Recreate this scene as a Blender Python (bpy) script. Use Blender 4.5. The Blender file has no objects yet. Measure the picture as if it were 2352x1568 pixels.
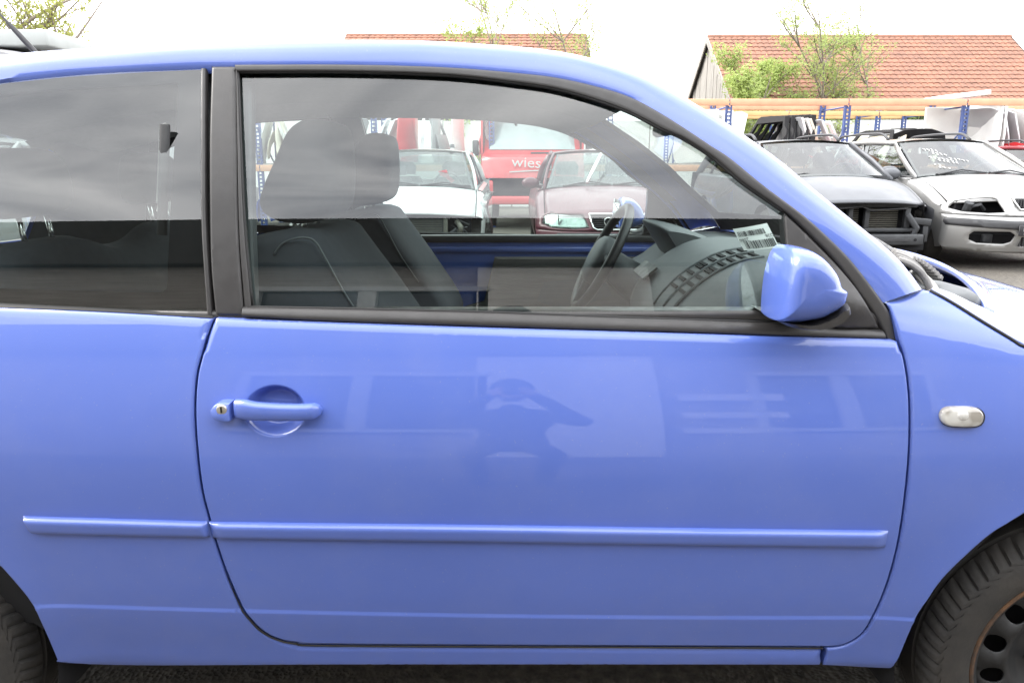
import bpy, bmesh, math, random
import numpy as np
from mathutils import Vector, Matrix
from mathutils.geometry import delaunay_2d_cdt

R = math.radians
SC = bpy.context.scene
COL = SC.collection

# ------------------------------------------------------------------ camera
# pixel coordinates below are those of a 2352 x 1568 view of the photograph
PW, PH = 2352.0, 1568.0
FPX = 1640.0                      # focal length in those pixels
PITCH = R(12.0)
CX, CY = 1176.0, 727.0            # principal point
CAM = Vector((0.0, -1.991, 1.227))
cd = bpy.data.cameras.new('camera')
cam = bpy.data.objects.new('camera', cd)
COL.objects.link(cam)
cam.location = CAM
cam.rotation_euler = (R(90) - PITCH, 0, 0)
cd.sensor_width = 36.0
cd.lens = 36.0 * FPX / PW
cd.shift_y = -(PH / 2 - CY) / PW
cd.clip_start = 0.02
cd.clip_end = 3000
SC.camera = cam

# ------------------------------------------------------------------ sky and sun
SUN_EL, SUN_AZ = R(42), R(-80)   # azimuth: direction to the sun, from +Y towards +X
w = bpy.data.worlds.new('World')
SC.world = w
w.use_nodes = True
nt = w.node_tree
nt.nodes.clear()
n_out = nt.nodes.new('ShaderNodeOutputWorld')
n_bg = nt.nodes.new('ShaderNodeBackground')
n_sky = nt.nodes.new('ShaderNodeTexSky')
n_sky.sky_type = 'NISHITA'
n_sky.sun_disc = False
n_sky.sun_elevation = SUN_EL
n_sky.sun_rotation = SUN_AZ
n_sky.air_density = 1.0
n_sky.dust_density = 3.0
# overcast: a cloud sheet of uneven brightness laid over the clear sky
n_tc = nt.nodes.new('ShaderNodeTexCoord')
n_sep = nt.nodes.new('ShaderNodeSeparateXYZ')
nt.links.new(n_tc.outputs['Generated'], n_sep.inputs[0])
n_add = nt.nodes.new('ShaderNodeMath'); n_add.operation = 'ADD'; n_add.inputs[1].default_value = 0.22
n_abs = nt.nodes.new('ShaderNodeMath'); n_abs.operation = 'ABSOLUTE'
nt.links.new(n_sep.outputs['Z'], n_abs.inputs[0]); nt.links.new(n_abs.outputs[0], n_add.inputs[0])
n_dx = nt.nodes.new('ShaderNodeMath'); n_dx.operation = 'DIVIDE'
n_dy = nt.nodes.new('ShaderNodeMath'); n_dy.operation = 'DIVIDE'
nt.links.new(n_sep.outputs['X'], n_dx.inputs[0]); nt.links.new(n_add.outputs[0], n_dx.inputs[1])
nt.links.new(n_sep.outputs['Y'], n_dy.inputs[0]); nt.links.new(n_add.outputs[0], n_dy.inputs[1])
n_cmb = nt.nodes.new('ShaderNodeCombineXYZ')
nt.links.new(n_dx.outputs[0], n_cmb.inputs[0]); nt.links.new(n_dy.outputs[0], n_cmb.inputs[1])
n_no = nt.nodes.new('ShaderNodeTexNoise')
n_no.inputs['Scale'].default_value = 1.9
n_no.inputs['Detail'].default_value = 6
n_no.inputs['Roughness'].default_value = 0.55
n_no.inputs['Distortion'].default_value = 0.6
nt.links.new(n_cmb.outputs[0], n_no.inputs['Vector'])
n_rmp = nt.nodes.new('ShaderNodeValToRGB')
n_rmp.color_ramp.elements[0].position = 0.30; n_rmp.color_ramp.elements[0].color = (5.2, 5.4, 5.8, 1)
n_rmp.color_ramp.elements[1].position = 0.72; n_rmp.color_ramp.elements[1].color = (15.5, 15.4, 15.2, 1)
nt.links.new(n_no.outputs['Fac'], n_rmp.inputs[0])
n_mix = nt.nodes.new('ShaderNodeMixRGB')
n_mix.inputs[0].default_value = 0.90
nt.links.new(n_sky.outputs[0], n_mix.inputs[1]); nt.links.new(n_rmp.outputs[0], n_mix.inputs[2])
nt.links.new(n_mix.outputs[0], n_bg.inputs['Color'])
n_bg.inputs['Strength'].default_value = 0.10
nt.links.new(n_bg.outputs[0], n_out.inputs[0])

sd = bpy.data.lights.new('sun', 'SUN')
sd.energy = 0.9
sd.angle = R(30)
sd.color = (1.0, 0.96, 0.90)
sun = bpy.data.objects.new('sun', sd)
COL.objects.link(sun)
sun_dir = Vector((math.sin(SUN_AZ) * math.cos(SUN_EL), math.cos(SUN_AZ) * math.cos(SUN_EL), math.sin(SUN_EL)))
sun.rotation_euler = sun_dir.to_track_quat('Z', 'Y').to_euler()
sun.location = (0, 0, 30)

SC.view_settings.view_transform = 'Standard'
SC.view_settings.look = 'None'
SC.view_settings.gamma = 1.0
SC.view_settings.exposure = 2.18
SC.view_settings.use_curve_mapping = False
SC.render.engine = 'CYCLES'
SC.cycles.use_denoising = True
SC.cycles.max_bounces = 10
SC.cycles.transparent_max_bounces = 24
SC.cycles.caustics_reflective = False
SC.cycles.caustics_refractive = False
SC.cycles.sample_clamp_indirect = 8.0
# ------------------------------------------------------------------ helpers
rng = random.Random(7)
_f = Vector((0, math.cos(PITCH), -math.sin(PITCH)))
_u = Vector((0, math.sin(PITCH), math.cos(PITCH)))
_r = Vector((1, 0, 0))

def ray(px, py):
    return _f * FPX + _r * (px - CX) - _u * (py - CY)

def at_y(px, py, Y):
    d = ray(px, py)
    return CAM + d * ((Y - CAM.y) / d.y)

def at_z(px, py, Z):
    d = ray(px, py)
    return CAM + d * ((Z - CAM.z) / d.z)

def xz(px, py, Y):
    p = at_y(px, py, Y)
    return (p.x, p.z)

MATS = {}
def mat(name, color, rough=0.5, metal=0.0, coat=0.0, var=0.0, vscale=8.0, bump=0.0, bscale=60.0, color2=None, detail=5.0,
        stretch=None, spec=0.5, rvar=0.0, coat_rough=0.03):
    if name in MATS:
        return MATS[name]
    m = bpy.data.materials.new(name)
    m.use_nodes = True
    t = m.node_tree
    b = t.nodes['Principled BSDF']
    b.inputs['Base Color'].default_value = (*color, 1)
    b.inputs['Roughness'].default_value = rough
    b.inputs['Metallic'].default_value = metal
    b.inputs['Coat Weight'].default_value = coat
    b.inputs['Coat Roughness'].default_value = coat_rough
    b.inputs['Specular IOR Level'].default_value = spec
    if var > 0 or bump > 0 or rvar > 0:
        tc = t.nodes.new('ShaderNodeTexCoord')
        mp = t.nodes.new('ShaderNodeMapping')
        t.links.new(tc.outputs['Object'], mp.inputs[0])
        if stretch:
            mp.inputs['Scale'].default_value = stretch
    if var > 0:
        no = t.nodes.new('ShaderNodeTexNoise')
        no.inputs['Scale'].default_value = vscale
        no.inputs['Detail'].default_value = detail
        no.inputs['Roughness'].default_value = 0.6
        t.links.new(mp.outputs[0], no.inputs['Vector'])
        rp = t.nodes.new('ShaderNodeValToRGB')
        c2 = color2 if color2 else tuple(max(0, c * (1 - var)) for c in color)
        rp.color_ramp.elements[0].position = 0.32; rp.color_ramp.elements[0].color = (*c2, 1)
        rp.color_ramp.elements[1].position = 0.68; rp.color_ramp.elements[1].color = (*color, 1)
        t.links.new(no.outputs['Fac'], rp.inputs[0])
        t.links.new(rp.outputs[0], b.inputs['Base Color'])
    if rvar > 0:
        n2 = t.nodes.new('ShaderNodeTexNoise')
        n2.inputs['Scale'].default_value = vscale * 1.7
        n2.inputs['Detail'].default_value = 6
        t.links.new(mp.outputs[0], n2.inputs['Vector'])
        mr = t.nodes.new('ShaderNodeMapRange')
        mr.inputs['From Min'].default_value = 0.3; mr.inputs['From Max'].default_value = 0.7
        mr.inputs['To Min'].default_value = max(0.0, rough - rvar); mr.inputs['To Max'].default_value = rough + rvar
        t.links.new(n2.outputs['Fac'], mr.inputs['Value'])
        t.links.new(mr.outputs[0], b.inputs['Roughness'])
    if bump > 0:
        nb = t.nodes.new('ShaderNodeTexNoise')
        nb.inputs['Scale'].default_value = bscale
        nb.inputs['Detail'].default_value = 4
        t.links.new(mp.outputs[0], nb.inputs['Vector'])
        bp = t.nodes.new('ShaderNodeBump')
        bp.inputs['Strength'].default_value = bump
        bp.inputs['Distance'].default_value = 0.01
        t.links.new(nb.outputs['Fac'], bp.inputs['Height'])
        t.links.new(bp.outputs[0], b.inputs['Normal'])
    MATS[name] = m
    return m

def glass_mat(name, tint=(0.80, 0.88, 0.86), refl=1.9, ior=1.5, rough=0.0):
    if name in MATS:
        return MATS[name]
    m = bpy.data.materials.new(name)
    m.use_nodes = True
    t = m.node_tree
    t.nodes.clear()
    o = t.nodes.new('ShaderNodeOutputMaterial')
    mx = t.nodes.new('ShaderNodeMixShader')
    tr = t.nodes.new('ShaderNodeBsdfTransparent'); tr.inputs[0].default_value = (*tint, 1)
    gl = t.nodes.new('ShaderNodeBsdfGlossy'); gl.inputs['Roughness'].default_value = rough
    fr = t.nodes.new('ShaderNodeFresnel'); fr.inputs['IOR'].default_value = ior
    # a sheet has no inside: use the same index on both faces
    ge = t.nodes.new('ShaderNodeNewGeometry')
    inv = t.nodes.new('ShaderNodeMix'); inv.data_type = 'FLOAT'
    inv.inputs['A'].default_value = ior; inv.inputs['B'].default_value = 1.0 / ior
    t.links.new(ge.outputs['Backfacing'], inv.inputs['Factor'])
    t.links.new(inv.outputs[0], fr.inputs['IOR'])
    mu = t.nodes.new('ShaderNodeMath'); mu.operation = 'MULTIPLY'; mu.inputs[1].default_value = refl; mu.use_clamp = True
    t.links.new(fr.outputs[0], mu.inputs[0])
    t.links.new(mu.outputs[0], mx.inputs[0])
    t.links.new(tr.outputs[0], mx.inputs[1])
    t.links.new(gl.outputs[0], mx.inputs[2])
    t.links.new(mx.outputs[0], o.inputs[0])
    MATS[name] = m
    return m

def mk(name, verts, faces, m=None, parent=None, smooth=True, normals=None):
    me = bpy.data.meshes.new(name)
    me.from_pydata([tuple(v) for v in verts], [], faces)
    me.validate(verbose=False)
    if m:
        me.materials.append(m)
    o = bpy.data.objects.new(name, me)
    COL.objects.link(o)
    if parent:
        o.parent = parent
    if smooth:
        me.polygons.foreach_set('use_smooth', [True] * len(me.polygons))
    if normals is not None:
        me.normals_split_custom_set_from_vertices([tuple(n) for n in normals])
    return o

def empty(name, loc=(0, 0, 0), rz=0.0, label=None, cat=None, group=None):
    o = bpy.data.objects.new(name, None)
    COL.objects.link(o)
    o.location = loc
    o.rotation_euler = (0, 0, rz)
    tag(o, label, cat, group)
    return o

def tag(o, label=None, cat=None, group=None, kind=None):
    if label: o['label'] = label
    if cat: o['category'] = cat
    if group: o['group'] = group
    if kind: o['kind'] = kind
    elif cat: o['kind'] = 'thing'
    return o

def copy_tree(o, parent=None, label=None):
    c = o.copy()
    COL.objects.link(c)
    c.parent = parent
    if label: c['label'] = label
    for ch in list(o.children):
        copy_tree(ch, c)
    return c

class MB:
    """collects shapes into one mesh"""
    def __init__(s):
        s.v = []; s.f = []
    def add(s, vs, fs):
        n = len(s.v)
        s.v += [tuple(v) for v in vs]
        s.f += [tuple(i + n for i in f) for f in fs]
        return s
    def box(s, c, size, rot=None):
        hx, hy, hz = size[0] / 2, size[1] / 2, size[2] / 2
        vs = [Vector((x, y, z)) for x in (-hx, hx) for y in (-hy, hy) for z in (-hz, hz)]
        if rot is not None:
            if not isinstance(rot, Matrix):
                rot = Matrix.Rotation(rot[2], 3, 'Z') @ Matrix.Rotation(rot[1], 3, 'Y') @ Matrix.Rotation(rot[0], 3, 'X')
            vs = [rot @ v for v in vs]
        vs = [v + Vector(c) for v in vs]
        return s.add(vs, [(0, 1, 3, 2), (4, 6, 7, 5), (0, 4, 5, 1), (2, 3, 7, 6), (0, 2, 6, 4), (1, 5, 7, 3)])
    def tube(s, path, r, n=8, cap=True, flat=1.0, up=None):
        path = [Vector(p) for p in path]
        rs = r if isinstance(r, (list, tuple)) else [r] * len(path)
        vs = []; fs = []
        prev = None
        for i, p in enumerate(path):
            a = path[max(0, i - 1)]; b = path[min(len(path) - 1, i + 1)]
            d = (b - a).normalized()
            if prev is None:
                ref = Vector(up) if up else (Vector((0, 0, 1)) if abs(d.z) < 0.9 else Vector((1, 0, 0)))
            else:
                ref = prev
            e1 = (ref - d * ref.dot(d)).normalized()
            prev = e1
            e2 = d.cross(e1)
            for k in range(n):
                a_ = 2 * math.pi * k / n
                vs.append(p + e1 * (math.cos(a_) * rs[i]) + e2 * (math.sin(a_) * rs[i] * flat))
        for i in range(len(path) - 1):
            for k in range(n):
                a_ = i * n + k; b_ = i * n + (k + 1) % n
                fs.append((a_, b_, b_ + n, a_ + n))
        if cap:
            fs.append(tuple(reversed(range(n))))
            fs.append(tuple((len(path) - 1) * n + k for k in range(n)))
        return s.add(vs, fs)
    def lathe(s, prof, n=32, center=(0, 0, 0), axis='y', closed=False):
        """prof: (radius, along) pairs"""
        vs = []; fs = []
        c = Vector(center)
        for k in range(n):
            a = 2 * math.pi * k / n
            for (r, h) in prof:
                if axis == 'y': vs.append(c + Vector((math.cos(a) * r, h, math.sin(a) * r)))
                elif axis == 'x': vs.append(c + Vector((h, math.cos(a) * r, math.sin(a) * r)))
                else: vs.append(c + Vector((math.cos(a) * r, math.sin(a) * r, h)))
        m = len(prof)
        for k in range(n):
            k2 = (k + 1) % n
            for j in range(m - 1 if not closed else m):
                j2 = (j + 1) % m
                fs.append((k * m + j, k * m + j2, k2 * m + j2, k2 * m + j))
        return s.add(vs, fs)
    def grid(s, fn, nu, nv):
        """fn(u,v) -> point, u,v in 0..1"""
        vs = [fn(i / nu, j / nv) for i in range(nu + 1) for j in range(nv + 1)]
        fs = [(i * (nv + 1) + j, (i + 1) * (nv + 1) + j, (i + 1) * (nv + 1) + j + 1, i * (nv + 1) + j + 1)
              for i in range(nu) for j in range(nv)]
        return s.add(vs, fs)
    def prism(s, outline, y0, y1, axis='y', ring=None):
        """outline (a,b) extruded; ring: list of (t, scale) along the axis for rounded ends"""
        n = len(outline)
        ca = sum(p[0] for p in outline) / n; cb = sum(p[1] for p in outline) / n
        ring = ring or [(0, 1), (1, 1)]
        vs = []; fs = []
        for (t, k) in ring:
            h = y0 + (y1 - y0) * t
            for (a, b) in outline:
                A = ca + (a - ca) * k; B = cb + (b - cb) * k
                vs.append((A, h, B) if axis == 'y' else ((h, A, B) if axis == 'x' else (A, B, h)))
        for i in range(len(ring) - 1):
            for k in range(n):
                k2 = (k + 1) % n
                fs.append((i * n + k, i * n + k2, (i + 1) * n + k2, (i + 1) * n + k))
        fs.append(tuple(range(n)))
        fs.append(tuple(reversed([(len(ring) - 1) * n + k for k in range(n)])))
        return s.add(vs, fs)
    def build(s, name, m=None, parent=None, smooth=True, bevel=0.0, seg=2, fix=True, auto=None, subsurf=0):
        o = mk(name, s.v, s.f, m, parent, smooth)
        if fix or bevel > 0:
            bm = bmesh.new(); bm.from_mesh(o.data)
            if bevel > 0:
                es = [e for e in bm.edges if len(e.link_faces) == 2 and e.calc_face_angle(0) > R(30)]
                bmesh.ops.bevel(bm, geom=es, offset=bevel, segments=seg, profile=0.5, affect='EDGES', clamp_overlap=True)
            bmesh.ops.recalc_face_normals(bm, faces=bm.faces)
            for f in bm.faces: f.smooth = smooth
            if auto is not None:
                for e in bm.edges:
                    if len(e.link_faces) == 2 and e.calc_face_angle(0) > auto: e.smooth = False
            bm.to_mesh(o.data); bm.free()
        if subsurf:
            md = o.modifiers.new('subdivision', 'SUBSURF'); md.levels = subsurf; md.render_levels = subsurf
        return o

ROUND = [(0, .72), (.03, .86), (.08, .95), (.16, .99), (.3, 1), (.7, 1), (.84, .99), (.92, .95), (.97, .86), (1, .72)]

def resample(pts, n):
    pts = [Vector(p) for p in pts]
    L = [0]
    for a, b in zip(pts, pts[1:]):
        L.append(L[-1] + (b - a).length)
    out = []; j = 0
    for i in range(n):
        t = L[-1] * i / (n - 1)
        while j < len(pts) - 2 and L[j + 1] < t: j += 1
        k = (t - L[j]) / max(1e-9, L[j + 1] - L[j])
        out.append(pts[j].lerp(pts[j + 1], min(1, max(0, k))))
    return out

def catmull(pts, per=8, closed=False):
    pts = [Vector(p) for p in pts]
    n = len(pts); out = []
    rngi = range(n if closed else n - 1)
    for i in rngi:
        p1 = pts[i]; p2 = pts[(i + 1) % n]
        p0 = pts[(i - 1) % n] if (closed or i > 0) else p1 * 2 - p2
        p3 = pts[(i + 2) % n] if (closed or i < n - 2) else p2 * 2 - p1
        for k in range(per):
            t = k / per
            out.append(0.5 * ((2 * p1) + (p2 - p0) * t + (2 * p0 - 5 * p1 + 4 * p2 - p3) * t * t + (3 * p1 - p0 - 3 * p2 + p3) * t ** 3))
    if not closed: out.append(pts[-1])
    return out

class Spline:
    """natural cubic spline"""
    def __init__(s, xs, ys):
        n = len(xs); s.x = np.array(xs, float); s.y = np.array(ys, float)
        h = np.diff(s.x); A = np.eye(n); b = np.zeros(n)
        for i in range(1, n - 1):
            A[i, i - 1] = h[i - 1]; A[i, i] = 2 * (h[i - 1] + h[i]); A[i, i + 1] = h[i]
            b[i] = 6 * ((s.y[i + 1] - s.y[i]) / h[i] - (s.y[i] - s.y[i - 1]) / h[i - 1])
        s.m = np.linalg.solve(A, b); s.h = h
    def __call__(s, q):
        q = np.asarray(q, float)
        i = np.clip(np.searchsorted(s.x, q) - 1, 0, len(s.h) - 1)
        h = s.h[i]; a = (s.x[i + 1] - q) / h; b = (q - s.x[i]) / h
        v = a * s.y[i] + b * s.y[i + 1] + ((a ** 3 - a) * s.m[i] + (b ** 3 - b) * s.m[i + 1]) * h * h / 6
        lo = s.y[0] + (q - s.x[0]) * ((s.y[1] - s.y[0]) / s.h[0]); hi = s.y[-1] + (q - s.x[-1]) * ((s.y[-1] - s.y[-2]) / s.h[-1])
        return np.where(q < s.x[0], lo, np.where(q > s.x[-1], hi, v))

def poly_dist(P, poly):
    """distance of points P (n,2) to the closed polygon's edges"""
    P = np.asarray(P, float); A = np.asarray(poly, float); B = np.roll(A, -1, 0)
    best = np.full(len(P), 1e9); idx = np.zeros(len(P), int)
    for k in range(len(A)):
        ab = B[k] - A[k]; L = ab @ ab
        if L < 1e-14: continue
        t = np.clip(((P - A[k]) @ ab) / L, 0, 1)
        d = np.hypot(*(P - (A[k] + t[:, None] * ab)).T)
        mk_ = d < best
        best[mk_] = d[mk_]; idx[mk_] = k
    return best, idx

def inside(P, poly):
    P = np.asarray(P, float); A = np.asarray(poly, float); B = np.roll(A, -1, 0)
    c = np.zeros(len(P), bool)
    for a, b in zip(A, B):
        cond = (a[1] > P[:, 1]) != (b[1] > P[:, 1])
        xx = a[0] + (P[:, 1] - a[1]) / ((b[1] - a[1]) if abs(b[1] - a[1]) > 1e-12 else 1e-12) * (b[0] - a[0])
        c ^= cond & (P[:, 0] < xx)
    return c

def area2(poly):
    a = np.asarray(poly); b = np.roll(a, -1, 0)
    return float(np.sum(a[:, 0] * b[:, 1] - b[:, 0] * a[:, 1]))

def offset_poly(poly, d):
    """shift a closed ccw polygon inwards by d"""
    a = np.asarray(poly, float)
    p = np.roll(a, 1, 0); n = np.roll(a, -1, 0)
    e1 = a - p; e2 = n - a
    e1 /= np.maximum(np.linalg.norm(e1, axis=1, keepdims=True), 1e-9); e2 /= np.maximum(np.linalg.norm(e2, axis=1, keepdims=True), 1e-9)
    n1 = np.stack([-e1[:, 1], e1[:, 0]], 1); n2 = np.stack([-e2[:, 1], e2[:, 0]], 1)
    m = n1 + n2
    L = np.maximum(np.linalg.norm(m, axis=1, keepdims=True), 0.3)
    m = m / L
    c = np.maximum((m * n1).sum(1, keepdims=True), 0.5)
    return a + m / c * d

def dens(poly, step):
    """points every `step` along a closed polygon"""
    out = []
    n = len(poly)
    for i in range(n):
        a = np.array(poly[i], float); b = np.array(poly[(i + 1) % n], float)
        k = max(1, int(math.ceil(np.linalg.norm(b - a) / step)))
        for j in range(k): out.append(a + (b - a) * j / k)
    return np.array(out)

def cdt(outline, interior, holes=()):
    pts = [tuple(p) for p in outline]; edges = [(i, (i + 1) % len(outline)) for i in range(len(outline))]
    for h in holes:
        s = len(pts); pts += [tuple(p) for p in h]
        edges += [(s + i, s + (i + 1) % len(h)) for i in range(len(h))]
    pts += [tuple(p) for p in interior]
    v, e, f, *_ = delaunay_2d_cdt([Vector(p) for p in pts], edges, [], 0, 1e-7)
    V = np.array([(q.x, q.y) for q in v])
    F = [tuple(t) for t in f]
    cen = np.array([V[list(t)].mean(0) for t in F])
    ok = inside(cen, outline)
    for h in holes: ok &= ~inside(cen, h)
    return V, [t for t, k in zip(F, ok) if k]
# ================================================================== the setting
def asphalt():
    m = bpy.data.materials.new('worn_asphalt'); m.use_nodes = True; t = m.node_tree; b = t.nodes['Principled BSDF']
    tc = t.nodes.new('ShaderNodeTexCoord')
    n1 = t.nodes.new('ShaderNodeTexNoise'); n1.inputs['Scale'].default_value = .6; n1.inputs['Detail'].default_value = 8
    n2 = t.nodes.new('ShaderNodeTexVoronoi'); n2.inputs['Scale'].default_value = 90
    n3 = t.nodes.new('ShaderNodeTexNoise'); n3.inputs['Scale'].default_value = 30; n3.inputs['Detail'].default_value = 6
    for q in (n1, n2, n3): t.links.new(tc.outputs['Object'], q.inputs['Vector'])
    r1 = t.nodes.new('ShaderNodeValToRGB'); r1.color_ramp.elements[0].position = .35; r1.color_ramp.elements[0].color = (.075, .070, .062, 1)
    r1.color_ramp.elements[1].position = .68; r1.color_ramp.elements[1].color = (.16, .148, .13, 1)
    t.links.new(n1.outputs['Fac'], r1.inputs[0])
    r2 = t.nodes.new('ShaderNodeValToRGB'); r2.color_ramp.elements[0].position = .30; r2.color_ramp.elements[0].color = (.45, .45, .45, 1)
    r2.color_ramp.elements[1].position = .7; r2.color_ramp.elements[1].color = (1.25, 1.2, 1.15, 1)
    t.links.new(n3.outputs['Fac'], r2.inputs[0])
    mx = t.nodes.new('ShaderNodeMixRGB'); mx.blend_type = 'MULTIPLY'; mx.inputs[0].default_value = 1
    t.links.new(r1.outputs[0], mx.inputs[1]); t.links.new(r2.outputs[0], mx.inputs[2]); t.links.new(mx.outputs[0], b.inputs['Base Color'])
    bp = t.nodes.new('ShaderNodeBump'); bp.inputs['Strength'].default_value = .6; bp.inputs['Distance'].default_value = .008
    t.links.new(n2.outputs['Distance'], bp.inputs['Height']); t.links.new(bp.outputs[0], b.inputs['Normal'])
    b.inputs['Roughness'].default_value = .9
    return m
mb = MB(); mb.grid(lambda u, v: Vector((-300 + 600 * u, -120 + 600 * v, 0)), 20, 20)
gr = mb.build('ground', asphalt(), None, False); gr['kind'] = 'structure'

TILE = mat('clay_roof_tiles', (.285, .130, .084), rough=.85, var=.5, vscale=2.0, color2=(.175, .092, .066), detail=9, bump=.2, bscale=40)
WOODG = mat('grey_weathered_boards', (.36, .34, .31), rough=.9, var=.4, vscale=4, stretch=(6, 6, .4), bump=.3, bscale=30)
DARKW = mat('dark_timber', (.035, .032, .028), rough=.9, var=.4, vscale=6)

def tiled_roof(name, parent, ra, rb, ea, eb, tw=.20, tl=.25):
    """tiles between a ridge line ra-rb and an eave line ea-eb; every tile has its own edge and hump"""
    ra, rb, ea, eb = map(Vector, (ra, rb, ea, eb))
    nr = max(1, int(round((ea - ra).length / tl))); nc = max(1, int(round((rb - ra).length / tw)))
    nrm = (eb - ea).cross(ra - ea).normalized()
    if nrm.z < 0: nrm = -nrm
    r2 = random.Random(len(name) + nc)
    vs = []; fs = []
    for i in range(nr):
        for j in range(nc):
            jit = r2.uniform(-.006, .006); s0 = len(vs)
            for (vv, lift) in ((i / nr - .02, .004), ((i + 1) / nr, .034 + jit)):
                for (uu, h) in ((j / nc, 0), ((j + .3) / nc, .022), ((j + .7) / nc, .022), ((j + 1) / nc, 0)):
                    vs.append(ra.lerp(rb, uu).lerp(ea.lerp(eb, uu), max(0, vv)) + nrm * (lift + h))
            for (uu, h) in ((j / nc, 0), ((j + 1) / nc, 0)):
                vs.append(ra.lerp(rb, uu).lerp(ea.lerp(eb, uu), (i + 1) / nr) + nrm * .002)
            fs += [(s0, s0 + 4, s0 + 5, s0 + 1), (s0 + 1, s0 + 5, s0 + 6, s0 + 2), (s0 + 2, s0 + 6, s0 + 7, s0 + 3), (s0 + 4, s0 + 8, s0 + 9, s0 + 7, s0 + 6, s0 + 5)]
    mb = MB(); mb.add(vs, fs)
    o = mb.build(name, TILE, parent, False, fix=False); o['kind'] = 'stuff'
    # ridge tiles
    n = int((rb - ra).length / .4)
    for k in range(n):
        pass
    mbr = MB()
    for k in range(n):
        a = ra.lerp(rb, k / n); c = ra.lerp(rb, (k + 1.06) / n)
        mbr.tube([a + Vector((0, 0, -.02)), c + Vector((0, 0, -.02))], [.085, .10], 8)
    q = mbr.build('ridge_tiles', TILE, parent, True, auto=R(50)); q['kind'] = 'stuff'
    return o

def barn(name, label, x0, x1, Yr, zr, Yf, zf, Yb):
    b = empty(name, ((x0 + x1) / 2, Yr, 0), 0, label, 'barn')
    M = -Vector(b.location)
    def L(p): return Vector(p) + M
    tiled_roof('roof_tiles', b, L((x0, Yr, zr)), L((x1, Yr, zr)), L((x0, Yf, zf)), L((x1, Yf, zf)))
    # plain back slope and roof body
    mb = MB(); zb = zr - (zr - zf) * (Yb - Yr) / (Yr - Yf)
    for (ya, za, yb, zb_) in ((Yf, zf, Yr, zr), (Yr, zr, Yb, zb)):
        vs = [L((x, y, z + dz)) for x in (x0 + .01, x1 - .01) for (y, z) in ((ya, za), (yb, zb_)) for dz in (-.02, -.16)]
        mb.add(vs, [(0, 2, 3, 1), (4, 5, 7, 6), (0, 4, 6, 2), (1, 3, 7, 5), (0, 1, 5, 4), (2, 6, 7, 3)])
    mb.build('roof_frame', DARKW, b, False)
    # verge boards
    for x in (x0 - .02, x1 + .02):
        mb = MB()
        for (ya, za, yb, zb_) in ((Yf, zf, Yr, zr), (Yr, zr, Yb, zb)):
            vs = [L((x + dx, y, z + dz)) for dx in (-.02, .02) for (y, z) in ((ya, za), (yb, zb_)) for dz in (.03, -.2)]
            mb.add(vs, [(0, 2, 3, 1), (4, 5, 7, 6), (0, 4, 6, 2), (1, 3, 7, 5), (0, 1, 5, 4), (2, 6, 7, 3)])
        mb.build('verge_board', WOODG if x < x1 else DARKW, b, False)
    # walls
    mb = MB(); mb.box(L(((x0 + x1) / 2, Yf + .35, zf / 2)), (x1 - x0 - .3, .2, zf)); mb.build('wall', DARKW, b, False)
    mb = MB(); mb.box(L(((x0 + x1) / 2, Yb - .35, zb / 2)), (x1 - x0 - .3, .2, max(.5, zb))); mb.build('wall', DARKW, b, False)
    # boarded gables
    n = 26; wdt = (Yb - Yf - .6) / n
    for xg in (x0 + .12, x1 - .12):
        for k in range(n):
            y = Yf + .3 + wdt * (k + .5)
            top = zr - (zr - zf) * abs(y - Yr) / (Yr - Yf) - .12
            mb = MB(); mb.box(L((xg + rng.uniform(-.012, .012), y, top / 2)), (.03, wdt * .94, top)); mb.build('board', WOODG, b, False)
    return b
barn('barn', 'barn with orange tiled roof and grey boarded gable behind the hedge', 6.72, 17.1, 24.0, 5.52, 20.8, 3.12, 27.2)
barn('barn', 'long tiled barn roof showing just above the blue car roof', -5.68, 2.53, 24.0, 5.56, 20.8, 3.6, 27.2)

# white panel fence at the end of the yard
WHITEP = mat('white_sheet_panels', (.72, .72, .69), rough=.7, var=.12, vscale=2)
fn = empty('panel_fence', (0, 19.4, 0), 0, 'pale white panel fence running behind the pallet racks', 'fence')
for k in range(16):
    mb = MB(); mb.box((-13 + k * 2.0 + rng.uniform(-.01, .01), rng.uniform(-.02, .02), 1.24), (1.96, .05, 2.48 + rng.uniform(-.03, .03)))
    mb.build('panel', WHITEP, fn, False)
for k in range(17):
    mb = MB(); mb.box((-14 + k * 2.0, .06, 1.25), (.08, .08, 2.5)); mb.build('post', WOODG, fn, False)

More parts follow.
